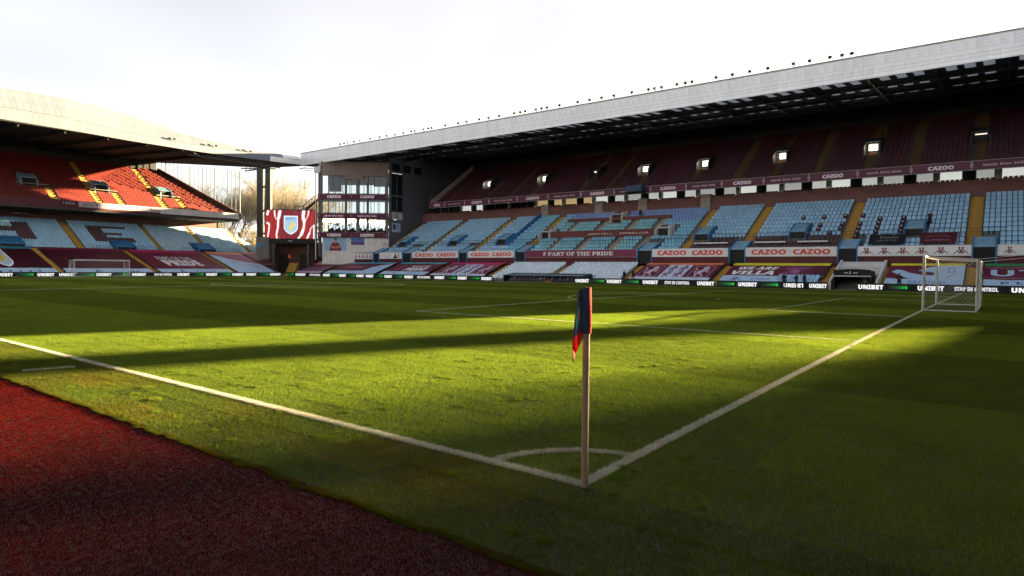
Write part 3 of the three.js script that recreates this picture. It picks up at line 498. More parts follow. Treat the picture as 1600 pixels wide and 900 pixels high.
  m = new MB(); m.sbox('R', RU0 - 0.3, RU0, -0.05, 26, 76, 104); m.build('end_wall', M.greyClad, P);
  m = new MB(); m.prism('R', [[87.5, 14.2], [87.5, 15.4], [100, 24.1], [100, 22.6]], 88.6, 88.9); m.build('end_parapet', M.paleConcrete, P);
}
// lamps in the upper entrances
{
  const glow = new THREE.MeshStandardMaterial({ color: 0x222222, emissive: lin(1, 0.86, 0.66), emissiveIntensity: 0.36 }), dim = new THREE.MeshStandardMaterial({ color: 0x222222, emissive: lin(1, 0.86, 0.66), emissiveIntensity: 0.16 });
  const where = ['eighth from the right', 'seventh from the right', 'sixth from the right, faint', 'fifth from the right', 'fourth from the right', 'third from the right', 'second from the right', 'farthest right, a thin strip'];
  [77.8, 64.7, 53.9, 44.4, 34.4, 23, 11.35, -0.3].forEach((u, i) => {
    const strip = i === 7, faint = i === 2, t = thing('entrance_lamp', `warm lamp glowing in the upper tier entrance, ${where[i]}`, 'lamp', 'lamps in the upper tier entrances', [u, 17.85, 92.75]);
    let m = new MB(); m.box(-0.62, 0.62, 1.25, 1.3, 0.02, 0.1); m.build('lamp_housing', M.steel, t);
    m = new MB(); if (strip) m.box(-0.6, 0.6, 1.1, 1.2, -0.05, 0.05); else if (faint) m.box(-0.1, 0.25, 1.0, 1.2, -0.05, 0.05); else m.box(-0.55, 0.5 - (i % 3) * 0.12, 0.35, 1.15, -0.05, 0.05);
    m.build('lamp', i === 7 || i === 2 ? dim : glow, t);
    if (!strip && !faint) { const L = new THREE.PointLight(new THREE.Color().setRGB(1, 0.86, 0.66), 0.9, 0, 2); L.position.set(u, 18.7, 92.3); L.shadow.radius = 8; L.castShadow = true; scene.add(L); }
  });
}
// ---------------------------------------------------------------- corner building between the two stands
{
  const R0 = V(95.0, 0, 81.6), L0 = V(106.0, 0, 73.3), t = thing('corner_building', 'four storey glazed corner building with claret balcony strips beside the giant screen', 'building', null, [R0.x, 0, R0.z]);
  const a = V().subVectors(R0, L0), len = a.length(); a.normalize(); const n = V().crossVectors(a, V(0, 1, 0));   // local x along the front as seen, z towards the pitch
  const F = new THREE.Matrix4().makeBasis(a, V(0, 1, 0), n.clone()).setPosition(L0.clone().sub(R0));
  const B = (name, mat, parent, ...boxes) => { const m = new MB(); m.m = F; for (const b of boxes) m.box(...b); return m.build(name, mat, parent); };
  const y = [4.6, 7.9, 8.86, 11.76, 12.66, 15.56, 16.5, 20.2, 23.0];
  B('lower_wall', M.white, t, [0.5, len, 2.5, y[1], -0.5, -0.25]);
  for (const [k, h] of [[1, 2], [3, 4], [5, 6]]) { B('balcony_strip', M.claretWall, t, [-0.3, len + 0.1, y[k], y[h], 0, 0.2]); B('floor_slab', M.darkConcrete, t, [0, len, y[k], y[k] + 0.3, -5.5, -0.02]); B('balcony_seats', M.claretWall, t, ...Array.from({ length: 24 }, (_, i) => [0.6 + i * 0.55, 1.0 + i * 0.55, y[h] - 0.1, y[h] + 0.28, -0.9, -0.6])); }
  B('upper_wall', M.pinkClad, t, [0.4, len, y[7], y[8], -0.3, 0]); B('attic_wall', M.pinkClad, t, [4.9, 8.8, 19.5, y[7], -0.25, -0.05]);
  for (const [x, w] of [[0.15, 0.5], [5.2, 0.35], [7.6, 0.6], [9.6, 0.3], [len - 0.35, 0.5]]) B('column', M.greyClad, t, [x - w / 2, x + w / 2, y[2], y[7] + 0.01, -0.6, -0.22]);
  for (const [k0, k1] of [[2, 3], [4, 5], [6, 7]]) {
    const top = k1 === 7 ? y[7] : y[k1];
    for (const [x0, x1] of [[0.5, 5.0], [5.4, 7.3], [7.95, 9.4], [9.8, len - 0.65]]) {
      const w = new THREE.Group(); w.name = 'window'; t.add(w);
      B('pane', M.glass, w, [x0, x1, y[k0], top, -0.46, -0.44]);
      const bars = []; for (let i = 0; i <= Math.round((x1 - x0) / 1.1); i++) { const x = x0 + (x1 - x0) * i / Math.round((x1 - x0) / 1.1); bars.push([x - 0.035, x + 0.035, y[k0] + 0.004, top - 0.004, -0.5, -0.4]); } B('frame', M.steel, w, ...bars);
    }
    // rear glazing, so that the sky shows through
    B('rear_pane', M.glass, t, [0.3, len - 0.3, y[k0] + 0.32, top, -5.4, -5.38]);
    const rb = []; for (let i = 0; i <= 9; i++) rb.push([0.2 + i * (len - 0.5) / 9, 0.3 + i * (len - 0.5) / 9, y[k0] + 0.32, top, -5.5, -5.3]); B('rear_mullions', M.steel, t, ...rb);
  }
  // dark ceiling panels and uneven dark rows behind the glass
  B('ceiling_panel', M.black, t, [0.3, len - 0.3, 19.0, 21.6, -5.2, -4.9]); B('ceiling_drop', M.black, t, [0.5, 3.0, 17.6, 19.0, -5.2, -4.9], [9.8, len - 0.6, 18.7, 19.0, -5.2, -4.9]);
  B('hanging_plants', M.black, t, ...Array.from({ length: 26 }, (_, i) => [0.6 + i * 0.49, 1.0 + i * 0.49, 10.9 + 0.45 * Math.sin(i * 1.7) * Math.sin(i * 0.6), 11.72, -4.9, -4.7]));
  B('bar_counter', M.rust, t, ...Array.from({ length: 26 }, (_, i) => [0.6 + i * 0.49, 1.05 + i * 0.49, 9.17, 9.85 + 0.25 * Math.sin(i * 2.1), -4.4, -4.1]));
  B('roof_lid', M.roofDark, t, [0, len, 22.75, 22.95, -5.5, -0.31]);
  // flank wall along the end of the seats
  const S = (name, mat, ...boxes) => { const m = new MB(); m.m = new THREE.Matrix4().makeTranslation(-R0.x, 0, -R0.z); for (const b of boxes) m.box(...b); return m.build(name, mat, t); };
  S('flank_wall', M.greyClad, [94.3, 94.6, 4, 11.5, 81.4, 104], [94.3, 94.6, 11.5, 20.9, 84.9, 104], [94.3, 94.6, 20.9, 23.6, 81.4, 104], [94.3, 94.6, 11.5, 20.9, 81.4, 81.9]);
  { const q = new MB(); q.m = new THREE.Matrix4().makeTranslation(-R0.x, 0, -R0.z); q.prism('R', [[81.4, 23.6], [104, 23.6], [104, 25.75], [81.4, 23.72]], 94.3, 94.6); q.build('flank_gable', M.greyClad, t); }
  
  for (const [y0, y1, mat] of [[11.6, 13.1, M.blind], [13.3, 16.2, M.darkGlass], [16.5, 20.8, M.darkGlass]]) S('flank_window', mat, [94.42, 94.46, y0, y1, 81.9, 84.9]);
  S('flank_mullion', M.greyClad, [94.31, 94.41, 11.5, 20.9, 83.3, 83.42], [94.31, 94.41, 13.1, 13.3, 81.9, 84.9], [94.31, 94.41, 16.2, 16.5, 81.9, 84.9]);
  S('flank_sill', M.rust, [94.2, 94.29, 13.15, 13.32, 82, 84.8]);
  S('upper_flank_window', M.darkGlass, [94.26, 94.29, 21.3, 22.7, 82, 84], [94.26, 94.29, 21.3, 22.7, 85, 87], [94.26, 94.29, 21.3, 22.7, 88, 90]);
  S('side_return', M.greyClad, [106.2, 106.4, 4, 22.7, 73.3, 74.0]);
  // wall pictures
  const sgn = (name, label, cat, x0, x1, y0, y1, tex, dz = 0.06) => {
    const m = new MB(); m.m = F; m.box(x0, x1, y0, y1, -0.25, -0.25 + dz); const c = [V(x0, y0, -0.246 + dz), V(x1, y0, -0.246 + dz), V(x1, y1, -0.246 + dz), V(x0, y1, -0.246 + dz)].map(v => v.applyMatrix4(F));
    const g = thing(name, label, cat, null, [R0.x, 0, R0.z]); m.build('backing', M.white, g); mesh('print', face(...c), printed(tex), g);
  };
  sgn('wall_poster', 'pale blue wall picture of a man in a claret shirt on the corner building', 'poster', 0.9, 5.4, 5.2, 7.8, canvasTex(256, 160, (g, w, h) => { g.fillStyle = '#8fb4d8'; g.fillRect(0, 0, w, h); g.fillStyle = '#7d2f45'; g.beginPath(); g.moveTo(62, h); g.quadraticCurveTo(66, 62, 108, 56); g.lineTo(148, 56); g.quadraticCurveTo(192, 62, 196, h); g.fill(); g.fillStyle = '#b98a78'; g.beginPath(); g.ellipse(128, 34, 19, 25, 0, 0, 7); g.fill(); g.fillRect(118, 50, 20, 14); g.fillStyle = '#2c1d1a'; g.beginPath(); g.ellipse(128, 20, 20, 14, 0, 3.1, 6.4); g.fill(); g.fillStyle = '#c07a6a'; g.beginPath(); g.ellipse(96, 112, 38, 13, 0.4, 0, 7); g.ellipse(160, 112, 38, 13, -0.4, 0, 7); g.fill(); }));
  sgn('wall_poster', 'small blue and purple picture right of the shirt picture on the white wall', 'poster', 6.3, 9.0, 6.45, 7.8, canvasTex(128, 64, (g, w, h) => { g.fillStyle = '#4f78b8'; g.fillRect(0, 0, w, h); g.fillStyle = '#4c3a80'; g.fillRect(0, h * 0.6, w, h * 0.4); g.fillStyle = '#6d5a9c'; g.beginPath(); g.ellipse(w / 2, h * 0.62, 40, 10, 0, 0, 7); g.fill(); }));
  const strip = (k, s) => canvasTex(1024, 72, (g, w, h) => { g.fillStyle = '#57163a'; g.fillRect(0, 0, w, h); for (const x of [0.23, 0.7]) text(g, s, w * x, h / 2 + 2, s.length > 6 ? 36 : 58, '#f2e8ee', { width: w * (s.length > 6 ? 0.27 : 0.2), stroke: s.length > 6 ? 1 : 4 }); for (const x of [0.02, 0.475, 0.97]) { g.fillStyle = '#d9b3c6'; g.fillRect(w * x - 3, 18, 6, 36); } });
  [[1, 2, 'CAZOO', 'lowest'], [3, 4, 'Search. Drive. Smile', 'middle'], [5, 6, 'CAZOO', 'top']].forEach(([k, h, s, w]) => { const c = [V(-0.28, y[k] + 0.03, 0.206), V(len + 0.08, y[k] + 0.03, 0.206), V(len + 0.08, y[h] - 0.03, 0.206), V(-0.28, y[h] - 0.03, 0.206)].map(v => v.applyMatrix4(F)); mesh('strip_print', face(...c), printed(strip(k, s)), t); });
  { const g = thing('notice_board', 'small white and blue notice board on the grey flank wall of the corner building', 'sign', null, [94.29, 10, 83]); const m = new MB(); m.box(-0.06, 0, -0.9, 0.9, -1.0, 1.2); m.build('backing', M.white, g);
    mesh('print', face(V(-0.066, -0.85, -0.95), V(-0.066, -0.85, 1.15), V(-0.066, 0.85, 1.15), V(-0.066, 0.85, -0.95)), printed(canvasTex(128, 100, (q, w, h) => { q.fillStyle = '#b8c4d6'; q.fillRect(0, 0, w, h); q.fillStyle = '#2b4a86'; q.fillRect(8, 14, 46, 62); q.fillStyle = '#6f86b0'; for (let i = 0; i < 5; i++) q.fillRect(66, 20 + i * 14, 50, 6); })), g); }
}
// ---------------------------------------------------------------- the end stand on the left, behind the far goal
const LL = { u0: -6, u1: 69.6, d0: 111.9, y0: 0.1, dd: 0.85, dy: 0.252, n: 18 };
const LM = { u0: -6, u1: r => 74 - r * 0.25, d0: 127.4, y0: 4.55, dd: 0.85, dy: 0.45, n: 12 };
const LT = { u0: -6, u1: r => 69.9 - r * 0.52, d0: 130.6, y0: 12.6, dd: 0.82, dy: 0.51, n: 20 };
const endStand = thing('grandstand', 'stand behind the far goal with red upper seats and a cream roof', 'grandstand');
{
  const P = endStand; let m;
  m = new MB(); m.prism('L', stepProfile(LL, 0.5), -6, 69.6); m.build('lower_terrace', M.concrete, P);
  m = new MB(); for (let r = 0; r < LM.n; r++) m.sbox('L', -6, LM.u1(r), LM.y0 + r * LM.dy - 0.9, LM.y0 + r * LM.dy, LM.d0 + r * LM.dd, LM.d0 + (r + 1) * LM.dd - 0.002); m.build('middle_terrace', M.concrete, P);
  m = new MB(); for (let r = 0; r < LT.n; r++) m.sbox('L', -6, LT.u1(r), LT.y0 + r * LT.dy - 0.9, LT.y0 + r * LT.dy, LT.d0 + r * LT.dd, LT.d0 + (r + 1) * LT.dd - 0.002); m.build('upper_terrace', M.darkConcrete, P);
  m = new MB(); m.sbox('L', -6, 31.5, 9, 12.5, 138.2, 138.5); m.sbox('L', 38.2, 69.5, 9, 12.5, 138.2, 138.5); m.sbox('L', 31.5, 38.2, 9, 11.1, 138.2, 138.5); m.sbox('L', 31.5, 38.2, 11.95, 12.5, 138.2, 138.5); for (const u of [33.2, 34.9, 36.6]) m.sbox('L', u - 0.12, u + 0.12, 11.1, 11.95, 138.22, 138.48); m.build('concourse_wall', M.brick, P);
  for (const u of [31.6, 33.33, 35.03, 36.73]) { m = new MB(); m.sbox('L', u, u + 1.45, 11.12, 11.93, 138.33, 138.35); m.build('window', M.glass, P); }
  for (let i = 0; i < 5; i++) { m = new MB(); m.sbox('L', 69.7 + i * 0.9, 69.8 + i * 0.9, 9.4, 12.4, 137.9, 138.0); m.build('mullion', M.steel, P); m = new MB(); m.sbox('L', 69.82 + i * 0.9, 70.58 + i * 0.9, 9.4, 12.4, 137.94, 137.96); m.build('concourse_pane', M.glass, P); }
  m = new MB(); m.sbox('L', -6, 69.5, 11.7, 12.05, 130.3, 146); m.build('balcony_soffit', M.darkConcrete, P);
  m = new MB(); m.sbox('L', -6, 69.6, 12.06, 13.45, 130.05, 130.3); m.build('balcony_front', M.claretWall, P);
  m = new MB(); m.sbox('L', 53.3, 69.7, 12.2, 13.4, 129.95, 130.04); m.build('balcony_cladding', M.white, P);
  for (const u of [38.85, 52.5, 62, 71.0]) stair(P, 'L', u, LM, 1.1, M.yellow, 0.05);
  for (const u of [31.3, 45.35, 59.6, 18]) stair(P, 'L', u, LL, 1.0, M.yellow, 0.12);
  for (const u of [43.4, 55.3]) stair(P, 'L', u, LT, 1.0, M.yellow, 0.05);
  for (const u of [47.3, 59.4, 36.2, 68]) stair(P, 'L', u, { ...LT, n: 7 }, 1.0, M.yellow, 0.05);
  const lv = [28.6, 45.9, 61.2];
  for (const u of lv) vomitory(P, 'L', u, 3.4, 126.7, 130.2, 4.3, 5.2, 0, { door: 1.0, rise: 1.25, head: M.blue });
  const tv = [33.6, 45.2, 57.3];
  for (const u of tv) { vomitory(P, 'L', u, 2.4, 136.0, 138.8, 15.6, 17.0, 0, { door: 1.9, rise: 0.9, back: 0.9, wall: M.paleBlue }); m = new MB(); m.sbox('L', u - 2.2, u + 2.6, 16.35, 16.5, 135.7, 135.85); m.build('ledge', M.palestep, P); }
  for (const u of [40, 48, 56, 63.5]) railing(P, 'L', [u, 4.6, 127.3], [u + 5, 4.6, 127.3], 0.9, 9);
  const list = [], near = (u, q, w) => q.some(v => Math.abs(u - v) < w);
  const H = (u, r) => { const a = u - 24.5, b = r; if (b < 3 || b > 9) return false; return (a > 0 && a < 2.2) || (a > 6.2 && a < 8.4) || (a > 0 && a < 8.4 && b > 5 && b < 8); };
  const E2 = (u, r) => { const a = u - 42.2, b = r; if (b < 3 || b > 9 || a < 0) return false; return a < 2.2 || (a < 6.6 && (b === 3 || b === 4 || b === 9)) || (a < 5.4 && (b === 6)); };
  tierSeats('L', LM, (u, r) => near(u, [38.85, 52.5, 62, 71.0], 0.75) || (r < 4 && near(u, lv, 2.1)) ? null : H(u, r) || E2(u, r) ? CLARET : u > 52 ? [0.36, 0.55, 0.7] : SKY, list);
  tierSeats('L', LT, (u, r) => near(u, [43.4, 55.3], 0.7) || (r < 7 && near(u, [47.3, 59.4, 36.2, 68], 0.7)) || (r > 5 && r < 11 && near(u, tv, 1.5)) ? null : RED, list);
  placeSeats(list, P, 0);
  // glazed side screen along the slanting end of the upper tier
  const at = k => { const d = 130.3 + k * 16.2; return V(d, 13.1 + k * 10.0, 70.2 - k * 10.2); }, top = k => 22.9 + k * 1.9, N = 20;
  for (let i = 0; i <= N; i++) { const a = at(i / N), m2 = new MB(), w = i % 6 === 0 ? 0.2 : 0.09; m2.box(a.x - w / 2, a.x + w / 2, a.y - 0.3, top(i / N), a.z - w / 2, a.z + w / 2); m2.build('mullion', i % 6 === 3 ? M.steel : M.cream[0], P); if (i < N) { const b = at((i + 1) / N); const g = new MB(); g.quad(V(a.x, a.y, a.z), V(b.x, b.y, b.z), V(b.x, top((i + 1) / N), b.z), V(a.x, top(i / N), a.z)); g.build('screen_pane', M.glass, P); } }
  m = new MB(); m.bar(at(0).add(V(-0.1, -0.2, -0.1)), at(1).add(V(0.1, -0.1, 0)), 0.5, 1.1); m.build('end_parapet', M.rust, P);
  m = new MB(); m.sbox('L', -6, 60.0, 4, 25, 147.1, 147.4); m.build('rear_wall', M.roofDark, P);
  m = new MB(); m.sbox('L', -6.3, -6.01, -0.05, 25.2, 112, 147); m.build('end_wall', M.greyClad, P);
  // roof: dark underside, corrugated cream edge in two bands that dips towards the right-hand end
  m = new MB(); { const e = d => Math.min(73.8, 71.6 - 0.63 * (d - 130)), yy = d => 22.75 + (d - 113.06) * 0.0616; for (const [a, b] of [[113.06, 126.5], [126.5, 148]]) m.hexa([V(a, yy(a), -6), V(a, yy(a), e(a)), V(b, yy(b), e(b)), V(b, yy(b), -6), V(a, yy(a) + 0.3, -6), V(a, yy(a) + 0.3, e(a)), V(b, yy(b) + 0.3, e(b)), V(b, yy(b) + 0.3, -6)]); } m.build('roof', M.roofBlack, P);
  for (let k = 0; k < 11; k++) { const u = -4 + k * 6; m = new MB(); m.bar(V(113.4, 22.6, u), V(147, 24.4, u), 0.25, 0.6); m.build('roof_truss', M.roofBlack, P); }
  m = new MB(); for (let u = 52; u < 69; u += 2.6) { m.bar(V(113.6, 22.3, u), V(113.6, 21.9, u + 1.3), 0.12); m.bar(V(113.6, 21.9, u + 1.3), V(113.6, 22.3, u + 2.6), 0.12); } m.bar(V(113.6, 21.85, 51), V(113.6, 21.85, 69.3), 0.14); m.build('edge_girder', M.steel, P);
  const ip = (xs, ys, x) => { if (x <= xs[0]) return ys[0]; for (let i = 1; i < xs.length; i++) if (x <= xs[i]) return ys[i - 1] + (ys[i] - ys[i - 1]) * (x - xs[i - 1]) / (xs[i] - xs[i - 1]); return ys[ys.length - 1]; };
  const ux = [-6, 24, 32, 36.5, 41, 46, 51.4, 57.3, 63.8, 68, 74], yb = [22.9, 22.95, 22.85, 22.75, 22.62, 22.6, 22.55, 22.6, 22.75, 22.85, 23.05], ym = [24.7, 24.7, 24.65, 24.3, 23.9, 23.66, 23.6, 23.7, 23.76, 23.85, 24.0], yt = [27.5, 27.5, 27.7, 27.5, 27.1, 26.2, 25.3, 24.75, 24.4, 24.5, 24.66];
  const cr = rng(8), bk = (y, d) => 1.9 + (y - 1.9) * (d + 2.85) / 115.85;
  for (let u = -6; u < 73.9; u += 0.8) {
    const v = Math.min(u + 0.79, 74), z = [u, v].map(q => [ip(ux, yb, q), ip(ux, ym, q), ip(ux, yt, q)]), end = u > 69.3;
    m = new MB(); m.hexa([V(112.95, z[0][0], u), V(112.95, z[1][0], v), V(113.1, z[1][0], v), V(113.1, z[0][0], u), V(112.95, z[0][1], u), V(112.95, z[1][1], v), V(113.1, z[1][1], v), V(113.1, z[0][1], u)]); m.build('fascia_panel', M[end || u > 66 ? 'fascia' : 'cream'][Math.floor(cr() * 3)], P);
    const [d, d2] = z.map(q => 113.55 + Math.max(0.02, q[2] - q[1]) * 0.75);
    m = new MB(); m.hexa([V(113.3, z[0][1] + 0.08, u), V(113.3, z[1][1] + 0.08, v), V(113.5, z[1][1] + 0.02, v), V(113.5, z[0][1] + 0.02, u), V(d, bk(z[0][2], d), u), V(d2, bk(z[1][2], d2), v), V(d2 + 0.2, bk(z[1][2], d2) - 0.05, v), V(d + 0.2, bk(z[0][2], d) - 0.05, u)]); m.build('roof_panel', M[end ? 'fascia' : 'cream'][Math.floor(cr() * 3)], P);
  }
  m = new MB(); for (let i = 1; i < ux.length - 1; i++) m.bar(V(113.2, ym[i] + 0.03, ux[i]), V(113.2, ym[i + 1] + 0.03, Math.min(73.9, ux[i + 1])), 0.16, 0.12); m.build('gutter', M.steel, P);
}
// ---------------------------------------------------------------- printed covers stretched over the lower seats
const CL = '#5e0f2c', LB = '#a9c6e4', WH = '#eef0f4';
function lion(g, x, y, s, col) {                         // small rampant beast: body, head, legs, tail
  g.save(); g.translate(x, y); g.scale(s, s); g.fillStyle = col; g.strokeStyle = col; g.lineCap = 'round'; g.lineJoin = 'round';
  g.beginPath(); g.moveTo(-14, 30); g.quadraticCurveTo(-22, 4, -4, -12); g.quadraticCurveTo(10, -16, 13, 0); g.quadraticCurveTo(6, 16, 4, 32); g.closePath(); g.fill();
  g.beginPath(); g.ellipse(8, -24, 13, 11, -0.4, 0, 7); g.fill(); g.beginPath(); g.moveTo(16, -30); g.lineTo(27, -24); g.lineTo(15, -17); g.fill();
  g.lineWidth = 7; for (const [a, b, c, d, e, f] of [[8, -8, 22, -12, 28, -2], [8, 2, 22, 4, 30, 14], [2, 28, 16, 32, 18, 46], [-10, 26, -18, 38, -10, 48]]) { g.beginPath(); g.moveTo(a, b); g.quadraticCurveTo(c, d, e, f); g.stroke(); }
  g.lineWidth = 5; g.beginPath(); g.moveTo(-14, 26); g.bezierCurveTo(-40, 24, -18, -8, -36, -22); g.stroke(); g.restore();
}
function twins(g, x, y, s, col) {                        // two seated figures leaning back to back
  g.save(); g.translate(x, y); g.scale(s, s); g.strokeStyle = g.fillStyle = col; g.lineCap = 'round'; g.lineJoin = 'round';
  for (const k of [-1, 1]) { g.save(); g.scale(k, 1); g.beginPath(); g.ellipse(9, -19, 6, 7, 0, 0, 7); g.fill(); g.lineWidth = 7; g.beginPath(); g.moveTo(7, -10); g.quadraticCurveTo(1, 4, 6, 18); g.stroke(); g.lineWidth = 4.5; g.beginPath(); g.moveTo(8, 17); g.lineTo(19, 2); g.lineTo(38, 20); g.stroke(); g.beginPath(); g.moveTo(8, -6); g.lineTo(18, 8); g.stroke(); g.restore(); } g.restore();
}
function crest(g, x, y, s, rim, body, beast, word) {     // shield with a beast
  const path = k => { g.beginPath(); g.moveTo(x - 40 * s * k, y - 50 * s * k); g.lineTo(x + 40 * s * k, y - 50 * s * k); g.lineTo(x + 40 * s * k, y + 18 * s * k); g.quadraticCurveTo(x + 38 * s * k, y + 42 * s * k, x, y + 58 * s * k); g.quadraticCurveTo(x - 38 * s * k, y + 42 * s * k, x - 40 * s * k, y + 18 * s * k); g.closePath(); };
  g.fillStyle = rim; path(1); g.fill(); g.fillStyle = body; path(0.88); g.fill(); if (word) text(g, word, x, y - 33 * s, 20 * s, '#4f86b4', { width: 58 * s }); lion(g, x + 3 * s, y + (word ? 6 : -2) * s, s * 0.72, beast);
}
function band(g, w, h, top, strip, low = LB, s = 0.12, l = 0.26) { g.fillStyle = top; g.fillRect(0, 0, w, h); g.fillStyle = strip; g.fillRect(0, 0, w, h * s); g.fillStyle = low; g.fillRect(0, h * (1 - l), w, h * l); }
const TEX = 768, TEH = 320;
const ct = f => canvasTex(TEX, TEH, f);
function cover(s, uL, uR, d0, y0, d1, y1, tex, label, cat = 'seat banner') {   // uL / uR: left and right edges as seen from the pitch
  const nu = 28, nd = 10, p = [], t = [], ix = [], c = W(s, (uL + uR) / 2, y0, d0), r = perlin;
  for (let j = 0; j <= nd; j++) for (let i = 0; i <= nu; i++) {
    const a = i / nu, b = j / nd, q = W(s, uL + (uR - uL) * a, y0 + (y1 - y0) * b + 0.05 * r.noise(a * 9 + uL, b * 5, 3.1) + 0.025 * Math.sin(b * 8 * 6.283) * (0.5 + 0.5 * r.noise(a * 5, b * 2, uL)), d0 + (d1 - d0) * b + 0.02 * r.noise(a * 7, b * 3, uL + 9)).sub(c); p.push(q.x, q.y, q.z); t.push(a, b);
  }
  for (let j = 0; j < nd; j++) for (let i = 0; i < nu; i++) { const a = j * (nu + 1) + i; ix.push(a, a + 1, a + nu + 1, a + 1, a + nu + 2, a + nu + 1); }
  const g = new THREE.BufferGeometry(); g.setAttribute('position', new THREE.Float32BufferAttribute(p, 3)); g.setAttribute('uv', new THREE.Float32BufferAttribute(t, 2)); g.setIndex(ix); g.computeVertexNormals();
  const o = thing('seat_banner', label, cat, 'printed banners over the lower seats', c.toArray()); mesh('printed_sheet', g, printed(tex, 0.55), o);
  const e = new MB(); e.m = new THREE.Matrix4().makeTranslation(-c.x, -c.y, -c.z); for (const [yy, dd] of [[y0, d0], [y1, d1]]) e.bar(W(s, uL, yy - 0.03, dd), W(s, uR, yy - 0.03, dd), 0.04); e.build('hem', M.white, o);
}
const smallMarks = (g, w, h, y, col, n = 8, x0 = 0.5, sp = 0.05) => { for (let i = 0; i < n; i++) { g.fillStyle = col; g.fillRect(w * (x0 + i * sp), y, w * 0.026, h * 0.05); } };
{
  const A = [71.55, 0.72, 77.5, 2.92];
  cover('R', -1.35, -9.5, ...A, ct((g, w, h) => { band(g, w, h, CL, '#1f8a55'); g.fillStyle = '#c8a9b8'; g.fillRect(0, h * 0.2, w, 4); g.fillRect(0, h * 0.66, w, 4); text(g, 'UTV', w * 0.42, h * 0.44, 130, LB, { width: w * 0.78 }); text(g, 'P L U K E', w * 0.5, h * 0.87, 46, '#4a4f86', { width: w * 0.7 }); }), 'claret banner with huge pale blue letters and green top strip behind the nearer goal');
  cover('R', 7.0, 0.25, ...A, ct((g, w, h) => { band(g, w, h, CL, '#d8d52c'); g.fillStyle = LB; g.fillRect(w * 0.62, h * 0.12, w * 0.38, h); g.beginPath(); g.moveTo(w * 0.04, h * 0.42); g.lineTo(w * 0.12, h * 0.3); g.lineTo(w * 0.2, h * 0.34); g.quadraticCurveTo(w * 0.4, h * 0.6, w * 0.66, h * 0.58); g.lineTo(w * 0.66, h * 0.78); g.quadraticCurveTo(w * 0.3, h * 0.82, w * 0.16, h * 0.56); g.closePath(); g.fill(); g.beginPath(); g.moveTo(w * 0.4, h * 0.36); g.quadraticCurveTo(w * 0.52, h * 0.16, w * 0.66, h * 0.16); g.lineTo(w * 0.66, h * 0.45); g.closePath(); g.fill(); g.strokeStyle = '#5a3a78'; g.lineWidth = 7; g.strokeRect(w * 0.8, h * 0.24, w * 0.07, h * 0.17); g.beginPath(); g.moveTo(w * 0.78, h * 0.7); g.lineTo(w * 0.9, h * 0.5); g.stroke(); text(g, 'Skillings', w * 0.55, h * 0.88, 58, '#5a78b0', { font: 'serif', width: w * 0.5 }); text(g, '— — — — —', w * 0.4, h * 0.06, 20, '#7a7a1a'); }), 'claret and pale blue banner with a reaching paw, right of the white tunnel');
  cover('R', 24.35, 13.1, 73.4, 1.4, 77.5, 2.92, ct((g, w, h) => { band(g, w, h, CL, '#d8d52c', CL, 0.2, 0); const q = g.createLinearGradient(w * 0.55, 0, w, 0); q.addColorStop(0, 'rgba(130,80,140,.0)'); q.addColorStop(0.35, 'rgba(140,90,150,.55)'); q.addColorStop(0.8, 'rgba(60,20,60,.4)'); q.addColorStop(1, 'rgba(30,6,30,.6)'); g.fillStyle = q; g.fillRect(w * 0.55, h * 0.2, w * 0.45, h * 0.8); g.fillStyle = 'rgba(190,140,190,.6)'; for (const [x, y, a, b] of [[0.64, 0.42, 40, 14], [0.7, 0.66, 34, 46], [0.76, 0.42, 50, 12], [0.6, 0.78, 42, 12]]) { g.beginPath(); g.ellipse(w * x, h * y, a, b, -0.3, 0, 7); g.fill(); } text(g, 'WE ARE', w * 0.3, h * 0.42, 96, WH, { width: w * 0.42, skew: -0.2, stroke: 4 }); text(g, 'VILLA', w * 0.28, h * 0.78, 120, WH, { width: w * 0.46, skew: -0.2, stroke: 6 }); }), 'claret banner with white slanted letters and a yellow top strip, left of the tunnel');
  cover('R', 24.4, 17.9, 71.55, 0.72, 73.35, 1.38, canvasTex(512, 128, (g, w, h) => { g.fillStyle = LB; g.fillRect(0, 0, w, h); twins(g, w * 0.26, h * 0.56, 1.6, '#5a3a78'); text(g, 'CAZOO', w * 0.72, h * 0.58, 54, '#5a6aa8', { width: w * 0.34 }); }), 'pale blue banner strip with a dark emblem under the white slanted letters');
  cover('R', 36.4, 25.7, ...A, ct((g, w, h) => { band(g, w, h, CL, '#e07a4a', '#c2cfe4', 0.12, 0.16); g.fillStyle = '#c2cfe4'; g.fillRect(w * 0.34, h * 0.12, w * 0.3, h * 0.74); for (const [x, y] of [[0.42, 0.3], [0.56, 0.3], [0.42, 0.64], [0.56, 0.64]]) lion(g, w * x, h * y, 1.3, '#6a2a55'); for (const x of [0.17, 0.82]) { g.strokeStyle = '#cbb8cc'; g.lineWidth = 5; g.strokeRect(w * (x - 0.12), h * 0.2, w * 0.24, h * 0.6); lion(g, w * x, h * 0.46, 2.1, '#cbb8cc'); } }), 'claret banner of shields around four small beasts with an orange top strip');
